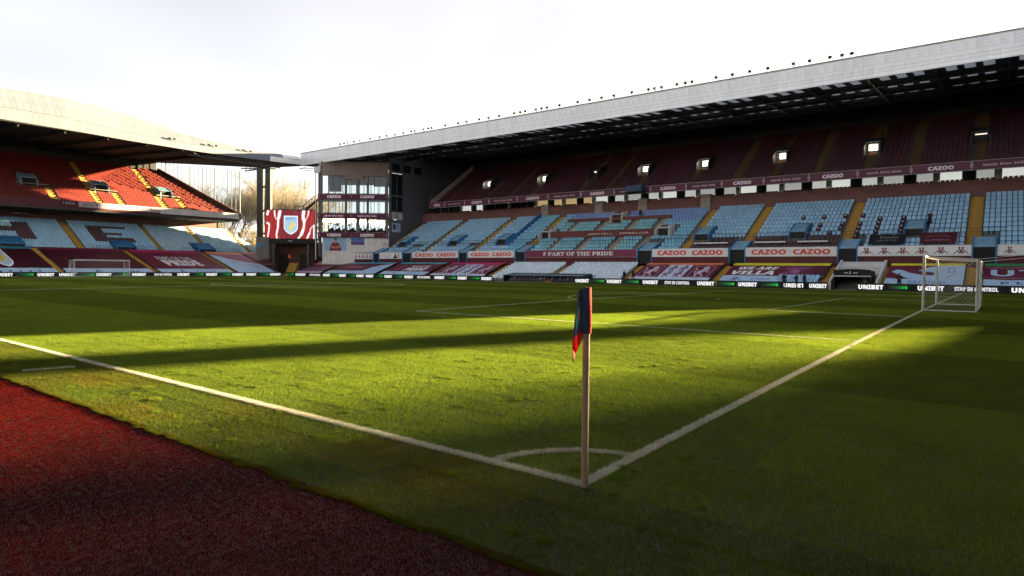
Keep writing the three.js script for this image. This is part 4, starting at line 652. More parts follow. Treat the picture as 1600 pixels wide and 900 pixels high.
  cover('R', 73.3, 61.7, ...A, ct((g, w, h) => { band(g, w, h, CL, '#c2266e', '#c2cfe4', 0.16, 0.16); g.fillStyle = '#c2cfe4'; g.fillRect(w * 0.34, h * 0.16, w * 0.34, h * 0.7); for (const [x, y] of [[0.42, 0.34], [0.58, 0.34], [0.42, 0.66], [0.58, 0.66]]) lion(g, w * x, h * y, 1.3, '#6a2a55'); for (const x of [0.17, 0.84]) { g.strokeStyle = '#cbb8cc'; g.lineWidth = 5; g.strokeRect(w * (x - 0.12), h * 0.24, w * 0.24, h * 0.56); lion(g, w * x, h * 0.48, 2, '#cbb8cc'); } smallMarks(g, w, h, h * 0.9, '#7a6a9a', 8, 0.1, 0.09); }), 'claret banner of shields around small beasts with a pink top strip');
  cover('R', 86.3, 74.7, ...A, ct((g, w, h) => { band(g, w, h, CL, '#46a7b5'); text(g, 'PART OF THE', w * 0.6, h * 0.34, 56, WH, { width: w * 0.4, skew: -0.2 }); text(g, 'PRIDE', w * 0.58, h * 0.56, 96, WH, { width: w * 0.46, skew: -0.2, stroke: 5 }); lion(g, w * 0.2, h * 0.42, 2, '#8a4a6a'); twins(g, w * 0.3, h * 0.87, 0.9, '#5a3a78'); smallMarks(g, w, h, h * 0.84, '#8a9ac0', 5, 0.6, 0.07); }), 'claret banner with white slanted words and a teal top strip, left of the pink strip');
  cover('R', 102.4, 87.7, ...A, ct((g, w, h) => { band(g, w, h, CL, '#46a7b5'); g.fillStyle = LB; g.beginPath(); g.moveTo(w * 0.66, h * 0.76); g.lineTo(w * 0.72, h * 0.4); g.quadraticCurveTo(w * 0.86, h * 0.18, w, h * 0.14); g.lineTo(w, h * 0.76); g.fill(); text(g, 'PRIDE', w * 0.36, h * 0.42, 84, '#a8708e', { width: w * 0.4, skew: -0.2 }); smallMarks(g, w, h, h * 0.84, '#8a9ac0', 6, 0.2, 0.08); }), 'claret banner with a pale blue sweep and a teal top strip below the corner building');
  cover('R', 112, 103.7, ...A, ct((g, w, h) => { band(g, w, h, CL, '#e07a4a', '#b9a5c4', 0.22, 0.18); g.fillStyle = '#8c5f86'; for (let i = 0; i < 3; i++) g.fillRect(w * 0.06, h * (0.42 + i * 0.14), w * 0.8, h * 0.05); }), 'claret banner with an orange top strip at the far corner beside the yellow stair');
  const Bq = [112.0, 0.5, 126.7, 4.85];
  cover('L', 18.6, 30.75, ...Bq, ct((g, w, h) => { band(g, w, h, '#3f0a1e', '#2f7f9c', LB, 0.1, 0.2); crest(g, w * 0.55, h * 0.42, 1.9, WH, LB, '#d9c21c'); smallMarks(g, w, h, h * 0.88, '#3a4a7a', 7, 0.2, 0.1); }), 'dark claret banner with a pale shield and yellow beast at the left edge');
  cover('L', 31.9, 44.75, ...Bq, ct((g, w, h) => { band(g, w, h, '#4a0c24', '#7a1440', LB, 0.1, 0.2); g.fillStyle = 'rgba(120,80,150,.5)'; for (const [x, y, a] of [[0.32, 0.3, 30], [0.62, 0.28, 46], [0.74, 0.5, 60], [0.4, 0.52, 34]]) { g.beginPath(); g.ellipse(w * x, h * y, a, 10, 0.2, 0, 7); g.fill(); } twins(g, w * 0.35, h * 0.9, 0.8, '#5a3a78'); smallMarks(g, w, h, h * 0.88, '#4a4a8a', 3, 0.7, 0.05); }), 'plain dark claret banner behind the far goal');
  cover('L', 45.95, 59.0, ...Bq, ct((g, w, h) => { band(g, w, h, '#661232', '#b01a5c', LB, 0.12, 0.2); text(g, 'PART OF THE', w * 0.46, h * 0.36, 60, '#d8d4e2', { width: w * 0.5, skew: 0.2 }); text(g, 'PRIDE', w * 0.48, h * 0.56, 96, '#e4e0ea', { width: w * 0.52, skew: 0.2, stroke: 6 }); twins(g, w * 0.3, h * 0.9, 0.9, '#5a3a78'); smallMarks(g, w, h, h * 0.86, '#7a7ab0', 5, 0.5, 0.06); }), 'claret banner with white slanted words and a pink top strip, right of the far goal');
  cover('L', 60.2, 67.9, ...Bq, ct((g, w, h) => { band(g, w, h, '#8a3a56', '#d27a4e', LB, 0.12, 0.2); g.fillStyle = LB; g.beginPath(); g.moveTo(0, h * 0.14); g.lineTo(w * 0.2, h * 0.2); g.quadraticCurveTo(w * 0.5, h * 0.5, w, h * 0.55); g.lineTo(w, h); g.lineTo(0, h); g.fill(); g.fillStyle = '#8a3a56'; for (const [x, y, a, b] of [[0.35, 0.48, 60, 7], [0.7, 0.66, 80, 7], [0.62, 0.4, 50, 6], [0.45, 0.6, 30, 5]]) { g.beginPath(); g.ellipse(w * x, h * y, a, b, 0.35, 0, 7); g.fill(); } smallMarks(g, w, h, h * 0.9, '#8a9ac0', 9, 0.3, 0.07); }), 'pale blue banner with claret strokes and an orange top strip near the giant screen');
  cover('L', 68.4, 71.4, 118, 2.28, 127, 4.95, ct((g, w, h) => { g.fillStyle = '#6e1936'; g.fillRect(0, 0, w, h); g.fillStyle = '#c06a44'; g.fillRect(0, 0, w, h * 0.14); g.fillStyle = '#8a3a56'; g.fillRect(0, h * 0.6, w, h * 0.1); }), 'small claret banner filling the corner beside the grey plinth');
}
// ---------------------------------------------------------------- boards on the wall above the lower seats
function wallSign(uL, uR, y0, y1, d, tex, name, label, cat, group, thick = 0.08, mat = null, backing = M.white) {
  const o = thing(name, label, cat, group, [(uL + uR) / 2, y0, d]), l = Math.abs(uL - uR) / 2, m = new MB(); m.box(-l, l, 0, y1 - y0, 0, thick); m.build('backing', backing, o);
  mesh('print', face(V(l - 0.03, 0.03, -0.005), V(-l + 0.03, 0.03, -0.005), V(-l + 0.03, y1 - y0 - 0.03, -0.005), V(l - 0.03, y1 - y0 - 0.03, -0.005)), mat || printed(tex, 0.5), o); return o;
}
{
  const caz = canvasTex(1024, 128, (g, w, h) => { g.fillStyle = '#dfe3e6'; g.fillRect(0, 0, w, h); for (const x of [0.27, 0.74]) text(g, 'CAZOO', w * x, h / 2 + 3, 96, '#d8503a', { width: w * 0.4, weight: '', stroke: 7, hollow: false }); });
  const twin = n => canvasTex(1024, 112, (g, w, h) => { g.fillStyle = '#e4e6ea'; g.fillRect(0, 0, w, h); for (let i = 0; i < n; i++) twins(g, w * (i + 0.5) / n, h * 0.52, 1.6, '#7a1528'); });
  wallSign(83.9, 72.25, 3.74, 4.88, 77.6, caz, 'advertising_board', 'white wall board with red lettering, leftmost of the four red lettered boards', 'advertising board');
  wallSign(70.15, 60.05, 3.74, 4.88, 77.6, caz, 'advertising_board', 'white wall board with red lettering just left of the long claret board', 'advertising board');
  wallSign(35.95, 25.36, 3.74, 4.88, 77.6, caz, 'advertising_board', 'white wall board with red lettering just right of the long claret board', 'advertising board');
  wallSign(23.2, 12.6, 3.74, 4.88, 77.6, caz, 'advertising_board', 'white wall board with red lettering, rightmost of the four red lettered boards', 'advertising board');
  wallSign(57.75, 38.3, 3.74, 4.88, 77.6, canvasTex(1536, 112, (g, w, h) => { g.fillStyle = '#7a2a4c'; g.fillRect(0, 0, w, h); text(g, '# PART OF THE PRIDE', w * 0.49, h / 2 + 3, 78, '#f0eaf0', { font: 'serif', width: w * 0.64, stroke: 2 }); }), 'advertising_board', 'long claret board with white spaced serif lettering in the middle of the wall', 'advertising board');
  wallSign(10.45, -0.2, 3.74, 4.88, 77.6, twin(6), 'advertising_board', 'white wall board with a row of six dark red back to back figures', 'advertising board');
  wallSign(-2.35, -10, 3.74, 4.88, 77.6, twin(4), 'advertising_board', 'white wall board with dark red back to back figures at the right edge', 'advertising board');
  wallSign(102.9, 94.9, 3.55, 4.7, 77.6, twin(7), 'advertising_board', 'white board with seven small dark figures below the corner building', 'advertising board');
  wallSign(92.9, 86.6, 3.6, 4.8, 77.6, canvasTex(512, 96, (g, w, h) => { g.fillStyle = '#e0e4ea'; g.fillRect(0, 0, w, h); g.fillStyle = '#8b93a5'; for (const x of [0.08, 0.2, 0.33, 0.46]) g.fillRect(w * x, h * 0.2, 12, h * 0.6); for (const x of [0.2, 0.36]) g.fillRect(w * x, h * 0.72, 40, 9); g.fillStyle = '#3a3434'; g.beginPath(); g.moveTo(w * 0.62, h * 0.95); g.lineTo(w * 0.72, h * 0.1); g.lineTo(w * 0.8, h * 0.95); g.fill(); g.fillStyle = '#c9a45a'; g.fillRect(w * 0.8, h * 0.1, 12, h * 0.8); g.fillStyle = '#b03a3a'; g.fillRect(w * 0.86, h * 0.2, 16, h * 0.7); }), 'advertising_board', 'white board with thin grey letters and dark shapes, second from the left end', 'advertising board');
  // centre partition lettering
  wallSign(49.6, 44.6, 7.2, 7.75, 82.45, canvasTex(512, 64, (g, w, h) => { g.fillStyle = '#64281c'; g.fillRect(0, 0, w, h); text(g, 'ASTON VILLA', w / 2, h / 2, 44, '#e6dcd4', { font: 'serif', width: w * 0.9 }); }), 'name_board', 'brown wooden board with white serif letters on the left half of the centre partition', 'sign', null, 0.04, null, M.wood);
  wallSign(43.9, 38.6, 7.2, 7.75, 82.45, canvasTex(512, 64, (g, w, h) => { g.fillStyle = '#64281c'; g.fillRect(0, 0, w, h); text(g, 'FOOTBALL CLUB', w / 2, h / 2, 44, '#e6dcd4', { font: 'serif', width: w * 0.92 }); }), 'name_board', 'brown wooden board with white serif letters on the right half of the centre partition', 'sign', null, 0.04, null, M.wood);
  // strips along the balcony of the upper tier
  const bC = canvasTex(512, 104, (g, w, h) => { g.fillStyle = '#59103a'; g.fillRect(0, 0, w, h); text(g, 'CAZOO', w / 2, h * 0.52, 62, '#e8dce4', { width: w * 0.44, stroke: 5 }); g.fillStyle = '#c9a9bb'; g.fillRect(3, 26, 5, 50); g.fillRect(w - 8, 26, 5, 50); });
  const bS = canvasTex(512, 104, (g, w, h) => { g.fillStyle = '#4c0d31'; g.fillRect(0, 0, w, h); text(g, 'Search. Drive. Smile', w / 2, h * 0.52, 40, '#d9c6d0', { width: w * 0.66 }); g.fillStyle = '#c9a9bb'; g.fillRect(3, 26, 5, 50); g.fillRect(w - 8, 26, 5, 50); });
  const X = [87.19, 82.51, 76.59, 70.25, 63.46, 56.75, 50.27, 44.23, 37.58, 32.68, 26.81, 20.96, 15.09, 9.34, 3.41, -2.7, -8.6], ord = ['first', 'second', 'third', 'fourth', 'fifth', 'sixth', 'seventh', 'eighth', 'ninth'];
  X.forEach((x, i) => { const l = i ? (X[i - 1] + x) / 2 : 89, r = i < X.length - 1 ? (X[i + 1] + x) / 2 : -11.5, c = i % 2 === 0; wallSign(l - 0.02, r + 0.02, 13.92, 15.0, 87.2, c ? bC : bS, 'balcony_sign', `claret upper balcony strip with ${c ? 'bold white word' : 'thin white slogan'}, ${ord[i >> 1]} such from the left`, 'sign', 'claret strips along the upper balcony', 0.045); });
  // end stand balcony
  const o = thing('balcony_sign', 'long pale sign with faint grey capitals on the balcony of the end stand', 'sign', null, [130.0, 12.4, 46]); let m = new MB(); m.box(-0.05, 0.03, 0, 0.95, -6.8, 7.2); m.build('backing', M.white, o);
  mesh('print', face(V(-0.056, 0.03, -6.75), V(-0.056, 0.03, 7.15), V(-0.056, 0.92, 7.15), V(-0.056, 0.92, -6.75)), printed(canvasTex(1024, 80, (g, w, h) => { g.fillStyle = '#b3a9b4'; g.fillRect(0, 0, w, h); text(g, 'HOLTE END THE 12TH MAN', w / 2, h / 2 + 2, 58, '#6d5568', { font: 'serif', width: w * 0.93 }); })), o);
  const o2 = thing('year_sign', 'faint grey year number on the claret balcony of the end stand', 'sign', null, [130.04, 12.55, 37.6]); m = new MB(); m.box(-0.03, 0, 0, 0.8, -1.2, 1.2); m.build('backing', M.claretWall, o2);
  mesh('print', face(V(-0.036, 0.02, -1.18), V(-0.036, 0.02, 1.18), V(-0.036, 0.78, 1.18), V(-0.036, 0.78, -1.18)), printed(canvasTex(192, 64, (g, w, h) => { g.fillStyle = '#38101c'; g.fillRect(0, 0, w, h); text(g, '1888', w / 2, h / 2 + 2, 58, '#a39aa0', { width: w * 0.9 }); })), o2);
}
// ---------------------------------------------------------------- corner: giant screen, tower, plinth, fire stair, trees
const FW = V(Math.cos(0.915474), 0, Math.sin(0.915474)), RT2 = V(-FW.z, 0, FW.x);
const faceTurn = Math.atan2(-FW.x, -FW.z);              // turn that makes local +z look at the near corner, local x runs right as seen from there
{
  const t = thing('giant_screen', 'giant video screen showing a pale blue shield on claret between the two stands', 'video screen', null, [114.6, 0, 72.3], faceTurn);
  const w = 10.2, y0 = 7.75, y1 = 13.6; let m = new MB();
  m.box(-w / 2 - 0.15, w / 2 + 0.15, y0 - 1.0, y1 + 0.15, -0.9, -0.02); m.build('cabinet', M.black, t);
  m = new MB(); for (const x of [-3.6, 3.6]) { m.box(x - 0.25, x + 0.25, 0, y0 - 1.0, -0.8, -0.3); } m.build('leg', M.steel, t);
  m = new MB(); for (let x = -4; x <= 4; x += 2) m.bar(V(x, y1 + 0.15, -0.5), V(x + 0.6, y1 + 0.5, -0.5), 0.08); m.build('top_bracket', M.steel, t);
  const tex = canvasTex(1024, 590, (g, W0, H0) => {
    g.fillStyle = '#7a0a28'; g.fillRect(0, 0, W0, H0); g.fillStyle = '#a30d22'; g.fillRect(0, 0, W0 * 0.3, H0); g.fillRect(W0 * 0.72, 0, W0 * 0.28, H0); g.fillStyle = '#ffffff';
    const rag = (pts, wd, seed) => { const r = rng(seed); g.strokeStyle = '#fff'; g.lineJoin = 'bevel'; for (let i = 0; i + 1 < pts.length; i++) { g.lineWidth = wd * (0.6 + 0.8 * r()); g.beginPath(); g.moveTo(pts[i][0] * W0, pts[i][1] * H0); g.lineTo(pts[i + 1][0] * W0 + 3, pts[i + 1][1] * H0); g.stroke(); } };
    rag([[0.06, 0], [0.03, 0.18]], 44, 1); rag([[0.02, 0.44], [0.08, 0.5], [0.06, 0.78], [0.04, 1]], 34, 2); rag([[0.18, 0], [0.19, 0.22], [0.22, 0.34]], 26, 3); rag([[0.3, 0], [0.26, 0.3], [0.25, 0.62], [0.22, 0.84], [0.23, 1]], 48, 4);
    rag([[0.78, 0], [0.76, 0.22], [0.79, 0.42], [0.77, 0.66], [0.72, 0.88], [0.66, 1]], 56, 5); rag([[0.88, 0], [0.86, 0.2], [0.8, 0.38]], 26, 6); rag([[1, 0.5], [0.92, 0.62], [0.9, 0.78], [0.84, 1]], 30, 7); rag([[0.985, 0.5], [0.98, 1]], 40, 8);
    crest(g, W0 * 0.515, H0 * 0.5, 3.65, '#f4f8ff', '#9fcdf2', '#f2d45c', 'AVFC');
  });
  mesh('display_screen', face(V(-w / 2, y0, 0), V(w / 2, y0, 0), V(w / 2, y1, 0), V(-w / 2, y1, 0)), lit(tex, 0.1), t);
  mesh('maker_strip', face(V(-0.8, y0 - 0.62, 0), V(0.8, y0 - 0.62, 0), V(0.8, y0 - 0.3, 0), V(-0.8, y0 - 0.3, 0)), printed(canvasTex(128, 32, (g, a, b) => { g.fillStyle = '#15151a'; g.fillRect(0, 0, a, b); text(g, 'adidas', a / 2, b / 2, 26, '#e8e8ee'); })), t);
}
{
  const t = thing('roof_support_tower', 'pair of tall dark steel columns holding the roof corner beside the giant screen', 'tower', null, [140.6, -0.22, 82.9], faceTurn); t.scale.setScalar(1.114); let m;
  for (const x of [-1.4, 0.45]) { m = new MB(); m.box(x - 0.56, x + 0.56, 0, 25.4, -0.6, 0.6); for (let y = 3; y < 25; y += 1.1) m.box(x - 0.6, x + 0.6, y, y + 0.12, -0.64, 0.64); m.build('column', M.steel, t); }
  for (const y of [9, 14, 19.2, 23.4]) { m = new MB(); m.box(-0.83, -0.12, y, y + 0.35, -0.2, 0.2); m.build('tie_beam', M.steel, t); }
  m = new MB(); m.bar(V(-5, 24.6, 0.2), V(-0.55, 23.6, 0), 0.28); m.bar(V(-4.6, 22.8, 0.2), V(-0.55, 23.5, 0), 0.24); for (let x = -4.6; x < -0.7; x += 0.9) m.bar(V(x, 22.9, 0.1), V(x + 0.45, 24.2, 0.1), 0.14); m.bar(V(-5.6, 23.4, 0.1), V(2, 23.4, 0), 0.22); m.build('outrigger', M.steel, t);
  const p = thing('plinth', 'grey concrete block below the dark steel columns at the end of the left seats', 'wall', null, [118.7, 0, 68.6], faceTurn); m = new MB(); m.box(-1.4, 1.2, 3.4, 8.0, -1, 0); m.build('block', M.concrete, p); m = new MB(); m.box(-1.3, 0.2, 6.0, 6.7, 0.005, 0.04); m.build('blue_panel', M.blue, p);
  const w = thing('corner_wall', 'dark wall under the giant screen in the corner of the ground', 'wall', null, [117.8, 0, 75.4], faceTurn); m = new MB(); m.box(-7, 8, 0, 7.2, -0.4, 0); m.build('wall_face', M.rust, w); for (const x of [-3.4, 1.2, 4.4]) { m = new MB(); m.box(x, x + 2.2, 0, 4.6, 0.01, 0.06); m.build('dark_panel', M.black, w); }  // black panels on the wall stand in for dark openings
  const f = thing('fire_escape', 'rust brown outside stair with landing rising towards the corner building', 'stairs', null, [119.5, 0, 79.3], faceTurn); m = new MB(); m.box(-2.3, -0.4, 13.9, 14.1, -1, 0.6); m.build('landing', M.rust, f);
  m = new MB(); m.bar(V(-0.5, 14.0, 0), V(2.6, 16.6, 0), 0.3, 0.5); for (let i = 0; i < 11; i++) m.box(-0.4 + i * 0.28, -0.1 + i * 0.28, 14.15 + i * 0.24, 14.2 + i * 0.24, -0.6, 0.6); m.build('flight', M.rust, f);
  m = new MB(); m.bar(V(-2.2, 15.2, 0.5), V(-0.5, 15.2, 0.5), 0.12); m.bar(V(-0.5, 15.2, 0.5), V(2.6, 17.8, 0.5), 0.12); for (const x of [-2.2, -1.3, -0.5]) m.bar(V(x, 14, 0.5), V(x, 15.2, 0.5), 0.1); for (let i = 0; i < 5; i++) m.bar(V(-0.2 + i * 0.6, 14.3 + i * 0.5, 0.5), V(-0.2 + i * 0.6, 15.4 + i * 0.5, 0.5), 0.08); m.build('handrail', M.rust, f);
  m = new MB(); for (const x of [-2.2, -0.5, 2.5]) m.bar(V(x, 0, 0), V(x, x > 2 ? 16.6 : 14, 0), 0.22); m.bar(V(2.6, 16.6, 0), V(5.5, 16.6, 0), 0.3, 0.6); m.build('stair_post', M.rust, f);
  const b = thing('floodlight_bracket', 'small white box with thin side bars under the left end of the long roof', 'floodlight bracket', null, [106.6, 21.4, 73.2], faceTurn); m = new MB(); m.box(-0.5, 0.7, -0.6, 0.6, -0.4, 0.4); m.build('lamp_box', M.white, b); m = new MB(); m.bar(V(-0.4, 0.2, 0), V(-3.6, 0.25, 0), 0.1); m.bar(V(-0.4, -0.3, 0), V(-2.6, -0.15, 0), 0.1); m.bar(V(-3.4, 0.1, 0), V(-2.2, 0.5, 0), 0.1); m.build('side_bar', M.steel, b); m = new MB(); m.bar(V(-0.3, -0.6, 0), V(-0.3, -18, 0), 0.14); m.bar(V(0.6, 0.6, 0), V(0.6, 2, 0), 0.2); m.build('mast', M.white, b);
}
function bareTree(label, x, z, h, seed, spread) {
  const r = rng(seed), t = thing('bare_tree', label, 'tree', 'bare winter trees beyond the corner', [x, 0, z], r() * 6), tr = new MB(), tw = new MB();
  const grow = (p, dir, len, rad, lv) => {
    const e = p.clone().addScaledVector(dir, len); (lv < 2 ? tr : tw).tube(p, e, rad, rad * 0.66, lv < 2 ? 7 : 3); if (lv === 6) return;
    const n = lv === 0 ? 6 : lv < 4 ? 4 : 3; for (let i = 0; i < n; i++) { const f = lv === 0 ? 0.55 + 0.45 * i / n : 0.45 + 0.55 * r(), q = p.clone().lerp(e, f), a = r() * 6.283, s = spread * (0.55 + 0.6 * r()); const ax = V(Math.cos(a), 0, Math.sin(a)); const d2 = dir.clone().multiplyScalar(1).addScaledVector(ax, s).add(V(0, 0.12, 0)).normalize(); grow(q, d2, len * (lv === 0 ? 0.42 + 0.2 * r() : 0.62 + 0.18 * r()), rad * (lv === 0 ? 0.45 : 0.58), lv + 1); }
  };
  grow(V(0, -0.05, 0), V(0.02, 1, 0.03).normalize(), h * 0.48, h * 0.017, 0);
  tr.build('trunk', M.treeBark, t); tw.build('crown', M.treeTwig, t);
}
M.bank = std(lin(0.13, 0.1, 0.06), 1);
{ const p = [], ix = [], n = 40; for (let i = 0; i <= n; i++) { const a = i / n, x = 215 - a * 75, z = 60 + a * 100, h = 10 + 3 * perlin.noise(a * 9, 1.5, 2) + 1.5 * perlin.noise(a * 31, 4, 1); p.push(x - 9, -0.06, z - 12, x, h, z, x + 12, h * 0.8, z + 12, x + 24, -0.06, z + 24); } for (let i = 0; i < n; i++) for (let j = 0; j < 3; j++) { const a = i * 4 + j; ix.push(a, a + 1, a + 4, a + 1, a + 5, a + 4); } const g = new THREE.BufferGeometry(); g.setAttribute('position', new THREE.Float32BufferAttribute(p, 3)); g.setAttribute('uv', new THREE.Float32BufferAttribute(new Float32Array(p.length / 3 * 2).map((_, i) => p[(i >> 1) * 3 + (i & 1) * 2]), 2)); g.setIndex(ix); g.computeVertexNormals(); structure('bank', g, M.bank); }
M.treeBark = std(lin(0.16, 0.12, 0.08), 0.95); M.treeTwig = new THREE.MeshStandardMaterial({ color: lin(0.28, 0.24, 0.175), roughness: 0.95 });
{
  const T = [[172, 104, 27, 'left of the steel columns, tallest and palest'], [180, 110, 30, 'just right of the steel columns'], [168, 116, 28, 'above the giant screen'], [186, 122, 29, 'between screen and fire stair'], [176, 96, 25, 'behind the glazed side screen of the end stand'], [196, 104, 30, 'farthest back behind the columns'], [192, 92, 26, 'farthest left behind the glass screen'], [158, 89, 13, 'low and bushy beside the lower end of the glass screen'], [163, 95, 15, 'low and bushy behind the grey plinth'], [170, 86, 14, 'low and bushy farthest left under the glass screen']];
  T.forEach(([x, z, h, w], i) => bareTree(`tan bare winter tree ${w}`, x, z, h, 40 + i * 7, h < 16 ? 1.0 : 0.72));
}
// ---------------------------------------------------------------- small things on the roofs
{
  const X = [100.2, 99, 97.9, 96, 94.3, 91.3, 88.6, 86.7, 84.5, 82.3, 80.3, 79.4, 77.2, 76.1, 75.3, 72.1, 69.2, 67.3, 64.6, 62.6, 60.5, 57.5, 56.4, 55.4, 53.4, 52.4, 51.4, 49.2, 46.1, 44.1, 42.2, 40.2, 37.5, 35.1, 34.2, 33.2, 31.1, 30, 29.1, 26, 24, 21.9, 19.8, 16.9, 15.2, 13.1, 11.9, 10.9];
  const r = rng(3), proto = thing('floodlight', 'small round floodlight on the long roof edge, first from the left', 'floodlight', 'floodlights along the long roof edge', [X[0], 25.46, 74]);
  let m = new MB(); m.box(-0.03, 0.03, 0, 0.36, -0.03, 0.03); m.build('post', M.steel, proto);
  const hd = new THREE.SphereGeometry(0.25, 14, 10); hd.scale(1, 0.72, 0.8); hd.translate(0, 0.46, 0); mesh('lamp_head', hd, std(lin(0.6, 0.6, 0.62), 0.5), proto);
  const gl = new THREE.CircleGeometry(0.17, 14); gl.rotateY(Math.PI); gl.rotateX(-0.5); gl.translate(0, 0.4, -0.21); mesh('lamp_glass', gl, M.darkGlass, proto);
  X.slice(1).forEach((x, i) => { const c = proto.clone(); c.name = numbered('floodlight'); c.userData.label = `small round floodlight on the long roof edge, ${ordinal(i + 2)} from the left`; c.position.x = x; c.rotation.y = (r() - 0.5) * 1.2; scene.add(c); });
  [[47.6, 'left lamp of the left pair'], [48.4, 'right lamp of the left pair'], [54.5, 'left lamp of the middle pair'], [55.9, 'right lamp of the middle pair'], [61.2, 'left lamp of the right pair'], [62.7, 'right lamp of the right pair']].forEach(([z, w]) => { const c = proto.clone(); c.name = numbered('floodlight'); c.position.set(113.2, 23.75, z); c.rotation.y = Math.PI / 2; c.userData = { label: `small dark floodlight on the cream roof edge, ${w}`, category: 'floodlight', group: 'floodlights on the end stand roof' }; scene.add(c); });
}
// ---------------------------------------------------------------- dugout, tunnel, desks, covers in the seats
{
  const t = thing('dugout', 'long low team dugout with dark roof and pale seats at the far touchline', 'dugout', null, [49.7, 0, 70.9]); let m;
  m = new MB(); m.prism('R', [[-0.4, 1.0], [1.9, 1.25], [1.9, 1.32], [-0.4, 1.07]], -7, 7); m.build('roof', M.rail, t);
  m = new MB(); m.box(-7.05, 7.05, 0.98, 1.1, -0.5, -0.41); m.build('roof_edge', M.paleBlue, t);
  m = new MB(); m.box(-7, 7, -0.05, 1.24, 1.8, 1.9); m.build('back_wall', M.rail, t);
  for (const s of [-1, 1]) { m = new MB(); m.prism('R', [[-0.35, 0], [-0.35, 0.98], [1.8, 1.22], [1.8, 0]], s * 6.98 - 0.04, s * 6.98 + 0.04); m.build('end_panel', M.rail, t); }
  const sm = [lin(0.4, 0.36, 0.5), lin(0.2, 0.2, 0.32)].map(c => std(c, 0.5));
  for (let i = 0; i < 20; i++) { m = new MB(); const x = -6.4 + i * 0.67; m.hexa([V(x - 0.25, 0.3, 0.9), V(x + 0.25, 0.3, 0.9), V(x + 0.25, 0.3, 0.75), V(x - 0.25, 0.3, 0.75), V(x - 0.22, 1.02, 1.1), V(x + 0.22, 1.02, 1.1), V(x + 0.22, 1.02, 0.98), V(x - 0.22, 1.02, 0.98)]); m.box(x - 0.25, x + 0.25, 0.28, 0.4, 0.35, 0.8); m.build('dugout_seat', sm[i > 9 ? 0 : i % 2 ? 1 : 0], t); }
  m = new MB(); for (const x of [-4.6, -2.3, 0, 2.3, 4.6]) m.box(x - 0.03, x + 0.03, 0, 1.1, -0.38, -0.32); m.build('front_post', M.rail, t);
}
{
  const t = thing('players_tunnel', 'white walled tunnel entrance with a black arched canopy beside the pitch', 'tunnel', null, [9.9, 0, 70.9]); let m;
  for (const x of [-2.35, 2.1]) { m = new MB(); m.prism('R', [[0, -0.05], [0, 0.9], [6.5, 3.3], [6.5, 0]], x - 0.12, x + 0.12); m.build('side_wall', M.white, t); }
  m = new MB(); m.prism('R', [[4.6, 0], [4.6, 2.5], [6.4, 3.1], [6.4, 0]], -2.2, 1.95); m.build('rear_wall', M.white, t);
  m = new MB(); const N = 12, pt = (i, r, y) => { const a = Math.PI * i / N; return [Math.cos(a) * r - 0.05, y + Math.sin(a) * 0.32]; };
  for (let i = 0; i < N; i++) { const [x0, y0] = pt(i, 1.75, 1.85), [x1, y1] = pt(i + 1, 1.75, 1.85); m.hexa([V(x0, y0, -0.2), V(x1, y1, -0.2), V(x1, y1, 3), V(x0, y0, 3), V(x0, y0 + 0.07, -0.2), V(x1, y1 + 0.07, -0.2), V(x1, y1 + 0.07, 3), V(x0, y0 + 0.07, 3)]); } m.box(-1.8, 1.7, 1.55, 2.16, -0.18, -0.12); m.build('canopy', M.black, t);
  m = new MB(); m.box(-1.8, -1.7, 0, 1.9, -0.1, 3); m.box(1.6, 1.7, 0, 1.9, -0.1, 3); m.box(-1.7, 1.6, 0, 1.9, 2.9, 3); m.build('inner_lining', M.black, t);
  m = new MB(); m.box(-1.85, 1.75, 1.42, 1.54, -0.26, -0.19); m.build('white_trim', M.white, t);
  const tx = canvasTex(256, 48, (g, w, h) => { g.fillStyle = '#101116'; g.fillRect(0, 0, w, h); g.fillStyle = '#c8ccd4'; g.fillRect(74, 20, 26, 12); g.fillRect(112, 10, 8, 26); g.fillRect(106, 28, 20, 7); g.fillRect(140, 20, 30, 12); });
  mesh('canopy_print', face(V(1.6, 1.6, -0.19), V(-1.7, 1.6, -0.19), V(-1.7, 2.1, -0.19), V(1.6, 2.1, -0.19)), printed(tx), t);
  for (const [x, s] of [[-1.1, 1]]) { const q = thing('hanging_banner', 'small black board with a gold shield just inside the right of the tunnel mouth', 'sign', null, [8.6, 0.5, 70.95]); m = new MB(); m.box(-0.22, 0.22, 0, 0.8, -0.02, 0.02); m.build('board', M.black, q); mesh('print', face(V(0.2, 0.05, -0.025), V(-0.2, 0.05, -0.025), V(-0.2, 0.75, -0.025), V(0.2, 0.75, -0.025)), printed(canvasTex(64, 96, (g, w, h) => { g.fillStyle = '#0c0c10'; g.fillRect(0, 0, w, h); crest(g, w / 2, h / 2, 0.6, '#8a6a2a', '#2a1a14', '#a5803a'); })), q); }
}
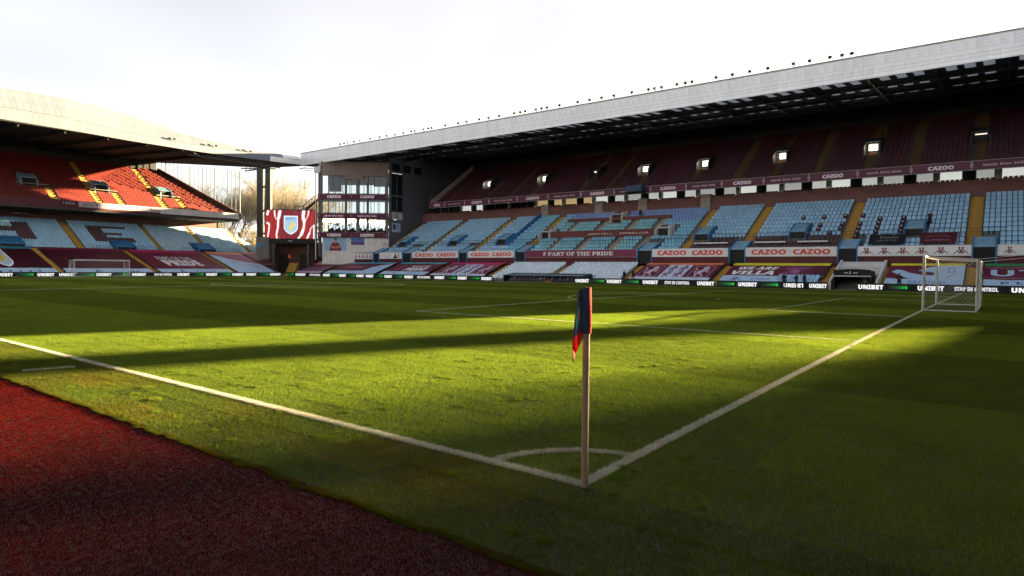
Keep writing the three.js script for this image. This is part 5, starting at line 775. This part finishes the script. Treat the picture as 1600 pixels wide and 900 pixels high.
{
  const desk = (u, w, label) => { const t = thing('press_desk', label, 'desk', 'white press desks between claret seats', [u, 5.2, 79.3]); let m = new MB(); m.box(-w / 2, w / 2, 0.42, 0.5, -0.35, 0.05); m.box(-w / 2, w / 2, 0.3, 0.42, -0.36, -0.32); m.build('desk_top', M.white, t); m = new MB(); for (let x = -w / 2 + 0.1; x <= w / 2; x += 1) m.box(x - 0.03, x + 0.03, -0.3, 0.42, -0.2, -0.15); m.build('desk_leg', M.steel, t); m = new MB(); for (let x = -w / 2 + 0.4; x < w / 2; x += 0.9) m.box(x - 0.15, x + 0.15, 0.5, 0.68, -0.15, -0.11); m.build('monitor', M.black, t); };
  desk(28.2, 4.6, 'white press desk farthest left, right of the tall central entrance'); desk(20.6, 3.8, 'white press desk in the middle, left of the third blue entrance'); desk(15.6, 3.4, 'white press desk farthest right, beside a blue entrance');
  const drape = (u0, u1, d0, y0, d1, y1, tex, label) => { const o = thing('draped_sheet', label, 'cover', null, [(u0 + u1) / 2, y0, d0]), l = (u0 - u1) / 2, g = new THREE.PlaneGeometry(1, 1, 24, 12), p = g.attributes.position; for (let i = 0; i < p.count; i++) { const a = p.getX(i) + 0.5, b = p.getY(i) + 0.5; p.setXYZ(i, l - 2 * l * a + (1 - b) * 0.2 * (a - 0.5), (y1 - y0) * b + 0.09 * perlin.noise(a * 6, b * 4, u0) + 0.06 * Math.sin(b * 12), (d1 - d0) * b); } g.computeVertexNormals(); mesh('cloth', g, printed(tex, 0.8), o); };
  drape(9.6, 5.9, 78.2, 5.1, 80.2, 6.35, canvasTex(256, 96, (g, w, h) => { g.fillStyle = '#0b0c10'; g.fillRect(0, 0, w, h); text(g, 'ULTRAS VILLA', w * 0.55, h * 0.36, 26, '#8a8f98', { width: w * 0.5 }); text(g, 'HOLTE END', w * 0.5, h * 0.64, 24, '#70757e', { width: w * 0.55 }); }), 'black cloth with faint grey lettering draped over seats above the figures board');
  drape(4.6, 1.15, 78.1, 5.1, 80.2, 6.4, canvasTex(256, 96, (g, w, h) => { g.fillStyle = '#4e0f22'; g.fillRect(0, 0, w, h); g.strokeStyle = '#8a5a3a'; g.lineWidth = 5; g.beginPath(); g.moveTo(46, 44); g.quadraticCurveTo(w / 2, 18, w - 46, 42); g.stroke(); g.fillStyle = '#8a6a78'; g.fillRect(40, 58, w - 80, 6); g.fillRect(60, 70, w - 120, 5); }), 'claret cloth with a thin gold arc draped over seats above the figures board');
  // covers slipped over single seats
  const S = [[18.2, 85.3], [18.2, 84.1], [15.6, 85.2], [15.6, 84.1], [15.65, 82.9], [16.5, 82], [14.4, 81.9], [13.15, 85.2], [13.1, 84.1], [13.1, 83], [11.3, 85.2], [11.3, 84.1], [11.25, 83], [11.25, 81.9], [11.2, 80.9], [9.1, 85.1], [9.1, 84.1], [9.05, 83], [9.05, 82], [9, 80.9], [6.55, 85.1], [6.53, 84.1], [6.55, 82.9], [6.54, 81.9], [4.2, 84.1], [8.7, 80]];
  const pr = thing('seat_cover', 'dark claret and white cover slipped over a single pale blue seat of the long stand', 'seat cover', 'covers slipped over single seats', [0, 0, 0]); let m = new MB();
  m.hexa([V(-0.25, 0.3, 0.16), V(0.25, 0.3, 0.16), V(0.25, 0.3, -0.02), V(-0.25, 0.3, -0.02), V(-0.23, 0.72, 0.34), V(0.23, 0.72, 0.34), V(0.23, 0.72, 0.1), V(-0.23, 0.72, 0.1)]); m.build('cover_cloth', std(lin(0.06, 0.012, 0.035), 0.8), pr);
  m = new MB(); m.hexa([V(-0.24, 0.72, 0.36), V(0.24, 0.72, 0.36), V(0.24, 0.72, 0.16), V(-0.24, 0.72, 0.16), V(-0.13, 0.93, 0.37), V(0.13, 0.93, 0.37), V(0.13, 0.93, 0.2), V(-0.13, 0.93, 0.2)]); m.build('head_cap', std(lin(0.05, 0.015, 0.03), 0.8), pr);
  m = new MB(); m.box(-0.08, 0.08, 0.64, 0.8, 0.08, 0.13); m.build('white_patch', M.white, pr);
  S.forEach(([u, d], i) => { const r = Math.max(0, Math.min(11, Math.round((d - 78.46) / 1.03))), uu = RU0 + 0.25 + Math.round((u - RU0 - 0.25) / 0.5) * 0.5; const c = i ? pr.clone() : pr; if (i) { c.name = numbered('seat_cover'); scene.add(c); } c.userData.label = `dark cover on a single pale blue seat, ${ordinal(i + 1)} counting from the left, top to bottom`; c.position.set(uu, 4.4 + r * 0.575, 78 + r * 1.03 + 0.46); });
}
// ---------------------------------------------------------------- people
const bodyCache = new Map();
function personBody(pose, key) {                         // a smooth union of tapered capsules, meshed on a grid
  if (bodyCache.has(key)) return bodyCache.get(key);
  const J = pose, bones = [['hip', 'chest', 0.135, 0.15], ['chest', 'neck', 0.13, 0.055], ['neck', 'head', 0.052, 0.06], ['shL', 'shR', 0.075, 0.075], ['shL', 'elL', 0.058, 0.043], ['elL', 'wrL', 0.043, 0.03], ['shR', 'elR', 0.058, 0.043], ['elR', 'wrR', 0.043, 0.03], ['wrL', 'haL', 0.032, 0.036], ['wrR', 'haR', 0.032, 0.036], ['hpL', 'knL', 0.088, 0.06], ['knL', 'anL', 0.06, 0.042], ['hpR', 'knR', 0.088, 0.06], ['knR', 'anR', 0.06, 0.042], ['anL', 'toL', 0.045, 0.035], ['anR', 'toR', 0.045, 0.035], ['hpL', 'hpR', 0.1, 0.1]];
  const B = bones.map(([a, b, r0, r1]) => ({ a: J[a], d: [J[b][0] - J[a][0], J[b][1] - J[a][1], J[b][2] - J[a][2]], r0, r1 }));
  const N = 96, half = 0.98, cy = 0.92, mc = new MarchingCubes(N, new THREE.MeshBasicMaterial(), false, false, 400000); mc.isolation = 0;
  for (let k = 0; k < N; k++) for (let j = 0; j < N; j++) for (let i = 0; i < N; i++) {
    const x = (i - N / 2) / (N / 2) * half, y = (j - N / 2) / (N / 2) * half + cy, z = (k - N / 2) / (N / 2) * half; let f = 1;
    if (Math.abs(x) < 0.55 && Math.abs(z) < 0.5) {
      for (const b of B) { const px = x - b.a[0], py = y - b.a[1], pz = z - b.a[2], L = b.d[0] ** 2 + b.d[1] ** 2 + b.d[2] ** 2, t = Math.max(0, Math.min(1, (px * b.d[0] + py * b.d[1] + pz * b.d[2]) / L)); const d = Math.hypot(px - b.d[0] * t, py - b.d[1] * t, pz - b.d[2] * t) - (b.r0 + (b.r1 - b.r0) * t), q = Math.max(0, 0.04 - Math.abs(f - d)) / 0.04; f = Math.min(f, d) - q * q * 0.01; }
      const hd = Math.hypot((x - J.head[0]) / 0.078, (y - J.head[1] - 0.09) / 0.115, (z - J.head[2]) / 0.098) - 1; f = Math.min(f, hd * 0.09); const ns = Math.hypot(x - J.head[0], y - J.head[1] - 0.075, z - J.head[2] + 0.1) - 0.016; f = Math.min(f, ns);
      for (const e of [-1, 1]) f = Math.min(f, Math.hypot((x - J.head[0] - e * 0.08) / 0.014, (y - J.head[1] - 0.085) / 0.03, (z - J.head[2] - 0.01) / 0.022) * 0.02 - 0.02);
    }
    mc.field[i + j * N + k * N * N] = -f;
  }
  mc.update();
  const n = mc.count ?? mc.geometry.drawRange.count, P = mc.positionArray.slice(0, n * 3), Q = mc.normalArray.slice(0, n * 3);
  for (let i = 0; i < n; i++) { P[i * 3] *= half; P[i * 3 + 1] = P[i * 3 + 1] * half + cy; P[i * 3 + 2] *= half; }
  const g = new THREE.BufferGeometry(); g.setAttribute('position', new THREE.Float32BufferAttribute(P, 3)); g.setAttribute('normal', new THREE.Float32BufferAttribute(Q, 3)); g.setAttribute('uv', new THREE.Float32BufferAttribute(new Float32Array(n * 2), 2));
  const fingers = new MB();
  for (const s of ['L', 'R']) { const h = V(...J['ha' + s]), w = V(...J['wr' + s]), dir = h.clone().sub(w).normalize(), side = V(0, 0, 1).cross(dir).normalize(), fw = dir.clone().cross(side).normalize(); [-0.027, -0.009, 0.009, 0.026].forEach((o, i) => { const a = h.clone().addScaledVector(fw, o).addScaledVector(dir, 0.01), b = a.clone().addScaledVector(dir, 0.045 - (i === 0 ? 0.008 : 0) - (i === 3 ? 0.01 : 0)), c = b.clone().addScaledVector(dir, 0.03).addScaledVector(side, 0.014 * (s === 'L' ? 1 : -1)); fingers.tube(a, b, 0.0095, 0.0085, 6).tube(b, c, 0.0085, 0.006, 6); }); const a = w.clone().lerp(h, 0.6).addScaledVector(fw, -0.03); fingers.tube(a, a.clone().addScaledVector(fw, -0.022).addScaledVector(dir, 0.035), 0.011, 0.008, 6); }
  const all = mergeGeometries([g, fingers.geo()]); bodyCache.set(key, all); return all;
}
const stand = { hip: [0, 0.98, 0], chest: [0, 1.28, 0.01], neck: [0, 1.48, 0], head: [0, 1.58, -0.015], shL: [-0.19, 1.41, 0], shR: [0.19, 1.41, 0], elL: [-0.25, 1.13, 0.03], elR: [0.25, 1.13, 0.03], wrL: [-0.25, 0.89, -0.05], wrR: [0.25, 0.89, -0.05], haL: [-0.25, 0.81, -0.07], haR: [0.25, 0.81, -0.07], hpL: [-0.09, 0.93, 0], hpR: [0.09, 0.93, 0], knL: [-0.11, 0.5, -0.02], knR: [0.11, 0.5, -0.02], anL: [-0.12, 0.07, 0.02], anR: [0.12, 0.07, 0.02], toL: [-0.14, 0.035, -0.14], toR: [0.14, 0.035, -0.14] };
const reach = { ...stand, elL: [-0.24, 1.16, -0.12], wrL: [-0.12, 1.22, -0.34], haL: [-0.09, 1.25, -0.41], elR: [0.24, 1.16, -0.12], wrR: [0.12, 1.22, -0.34], haR: [0.09, 1.25, -0.41], knL: [-0.13, 0.52, -0.1], anL: [-0.14, 0.07, -0.06], toL: [-0.16, 0.035, -0.22], knR: [0.12, 0.5, 0.04], anR: [0.13, 0.08, 0.14], toR: [0.14, 0.035, -0.01] };
function person(pose, key, label, at, turn, top, legs, skin, scale = 1) {
  const base = personBody(pose, key), g = base.clone(), p = g.attributes.position, c = new Float32Array(p.count * 3), hand = [pose.haL, pose.haR, pose.wrL, pose.wrR];
  for (let i = 0; i < p.count; i++) { const x = p.getX(i), y = p.getY(i), z = p.getZ(i); let k = y < 0.1 ? [0.02, 0.02, 0.022] : y < 0.95 ? legs : y < 1.5 ? top : skin; if (hand.slice(0, 2).some(h => Math.hypot(x - h[0], y - h[1], z - h[2]) < 0.1)) k = skin; if (y > 1.5 && (z > pose.head[2] + 0.02 || y > pose.head[1] + 0.15)) k = [0.02, 0.015, 0.012]; if (y > 1.63 && y < 1.66 && z < pose.head[2] - 0.06 && Math.abs(Math.abs(x) - 0.03) < 0.013) k = [0.03, 0.02, 0.02]; c.set(k, i * 3); }
  g.setAttribute('color', new THREE.BufferAttribute(c, 3));
  const t = thing('person', label, 'person', null, at, turn); t.scale.setScalar(scale); mesh('body', g, new THREE.MeshStandardMaterial({ vertexColors: true, roughness: 0.85 }), t);
}
{
  const DK = [0.012, 0.012, 0.016], NV = [0.015, 0.018, 0.04], SK = [0.35, 0.2, 0.14], OR = [0.75, 0.12, 0.02];
  person(stand, 'a', 'person in dark clothes before the lit boards, leftmost of three left of the tunnel', [16.1, 0, 68.7], 0.7, DK, DK, SK);
  person(reach, 'b', 'person in dark clothes before the lit boards, middle of three left of the tunnel', [14.85, 0, 68.8], -0.8, DK, NV, SK);
  person(stand, 'a', 'person in black in front of the lit boards, rightmost of three left of the tunnel', [14.05, 0, 68.8], 2.4, NV, DK, SK, 1.02);
  person(reach, 'b', 'person in black standing behind the lit boards just right of the tunnel', [5.5, 0.1, 70.75], 0.3, DK, DK, SK);
  person(stand, 'a', 'person in dark jacket by the aisle right of the dugout, left of a pair', [36.7, 0.15, 70.9], -0.4, DK, NV, SK);
  person(reach, 'b', 'person in dark jacket at the foot of the shields banner, right of a pair', [35.5, 0.3, 71.0], 1.3, NV, DK, SK);
  person(stand, 'a', 'steward in an orange vest in the dark corner under the giant screen', [111.2, 2.7, 69.9], 0.7, OR, DK, SK);
  person(stand, 'a', 'person in black standing in the upper rows near the white centre entrance', [43.0, 9.9, 88.2], 0.2, DK, DK, SK);
  person(reach, 'b', 'person in black standing among pale blue seats at the entrance right of the black cloth', [4.0, 7.3, 83.3], 0.3, DK, DK, SK, 0.97);
  const t = thing('camera_platform', 'blue and black camera box hanging from the upper balcony above the white centre entrance', 'camera platform', null, [43.2, 13.6, 86.9]); let m = new MB(); m.box(-1.3, 1.3, 0.6, 1.55, -0.9, 0.2); m.build('blue_screen', std(lin(0.04, 0.1, 0.22), 0.6), t); m = new MB(); m.box(-1.5, 1.5, 0.45, 0.59, -1.1, 0.25); m.build('deck', M.black, t);
  const s2 = thing('step_platform', 'small yellow stair block in the corner between the two lower banners', 'stairs', null, [111.6, 0, 69.9], faceTurn); m = new MB(); for (let i = 0; i < 6; i++) m.box(-0.9, 0.9, 0, 0.45 + i * 0.45, -0.8 - i * 0.6, -0.2 - i * 0.6); m.build('steps', M.yellow, s2);
}
// ---------------------------------------------------------------- stands behind and beside the camera, and added buildings past the open corner (all out of view, shaped to shade the pitch)
{
  const t = thing('grandstand', 'stand along the near touchline behind the camera', 'grandstand'); let m = new MB();
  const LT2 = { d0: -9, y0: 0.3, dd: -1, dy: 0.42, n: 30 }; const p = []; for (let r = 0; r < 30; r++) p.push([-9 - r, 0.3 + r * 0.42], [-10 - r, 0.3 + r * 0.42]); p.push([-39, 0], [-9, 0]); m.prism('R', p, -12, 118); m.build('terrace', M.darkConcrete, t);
  m = new MB(); m.prism('R', [[-6.6, 17], [-42, 18], [-42, 18.5], [-6.6, 17.5]], -14, 120); m.build('roof', M.roofDark, t); m = new MB(); m.sbox('R', -14, 120, 0, 18.2, -42.4, -42.05); m.build('rear_wall', M.roofDark, t); m = new MB(); m.sbox('R', -14, 120, 16.6, 18.4, -6.59, -6.4); m.build('fascia', M.fascia[0], t);  // roof carried forward to darken the near corner
  const n = thing('grandstand', 'stand behind the nearer goal, right of the camera', 'grandstand'); m = new MB(); const q = []; for (let r = 0; r < 18; r++) q.push([-8.5 - r * 0.9, 1.2 + r * 0.42], [-9.4 - r * 0.9, 1.2 + r * 0.42]); q.push([-24.7, 0], [-8.5, 0]); m.prism('L', q, -10, 62); m.build('terrace', M.darkConcrete, n);
  m = new MB(); m.prism('L', [[-6, 15.8], [-26, 15.5], [-26, 16], [-6, 16.3]], -12, 64); m.build('roof', M.roofDark, n); m = new MB(); m.sbox('L', -12, 55, 0, 15.4, -25.1, -24.75); m.sbox('L', 55, 61, 0, 9.15, -25.1, -24.75); m.sbox('L', 61, 62, 0, 10.4, -25.1, -24.75); m.build('rear_wall', M.roofDark, n);  // roof pulled forward for shade, rear wall cut low to pass sun
  m = new MB(); m.sbox('L', -12, 64, 15.4, 17, -5.99, -5.8); m.build('fascia', M.fascia[0], n);
  // added beyond the open corner to cast shade: a chimneyed gable and roofs
  const b = thing('shade_gable', 'unseen gabled block with a broad chimney, added beyond the open corner to shade the pitch', 'building', null, [-31, 0, 97]); m = new MB(); m.box(-4, 4, 0, 10.6, -3, 3); m.build('wall', M.brick, b); m = new MB(); m.prism('L', [[-4.4, 10.6], [0.1, 13.2], [4.4, 10.6]], -3.2, 3.2); m.build('roof', M.roofDark, b); m = new MB(); m.box(-1.05, 1.05, 12.4, 17, -1, 1); m.build('chimney', M.brick, b);
  const c = thing('shade_roofs', 'unseen row of low roofs, added beyond the open corner to shade the pitch', 'building', null, [-28, 0, 101]); m = new MB(); m.box(2.6, 14, 0, 7.2, -2, 2); m.box(-16, 2.5, 0, 10, -2, 2); m.build('wall', M.brick, c); m = new MB(); m.prism('R', [[-2.3, 7.2], [0, 9.2], [2.3, 7.2]], 2.6, 14); m.prism('R', [[-2.3, 10], [0, 12], [2.3, 10]], -16, 2.5); m.build('roof', M.roofDark, c);
  for (const [i, [x, z, h]] of [[-29.6, 66, 16], [-41, 96, 15], [-39, 92, 13], [-24, 104, 13.5], [-36.5, 99, 13.6], [-20.5, 96, 15]].entries()) bareTree(`unseen bare tree beyond the open corner for dappled shade, number ${['one', 'two', 'three', 'four', 'five', 'six'][i]} from the pitch`, x, z, h, 300 + i * 11, 0.8);  // unseen trees, put here to break up the low sun
}
renderer.render(scene, camera);
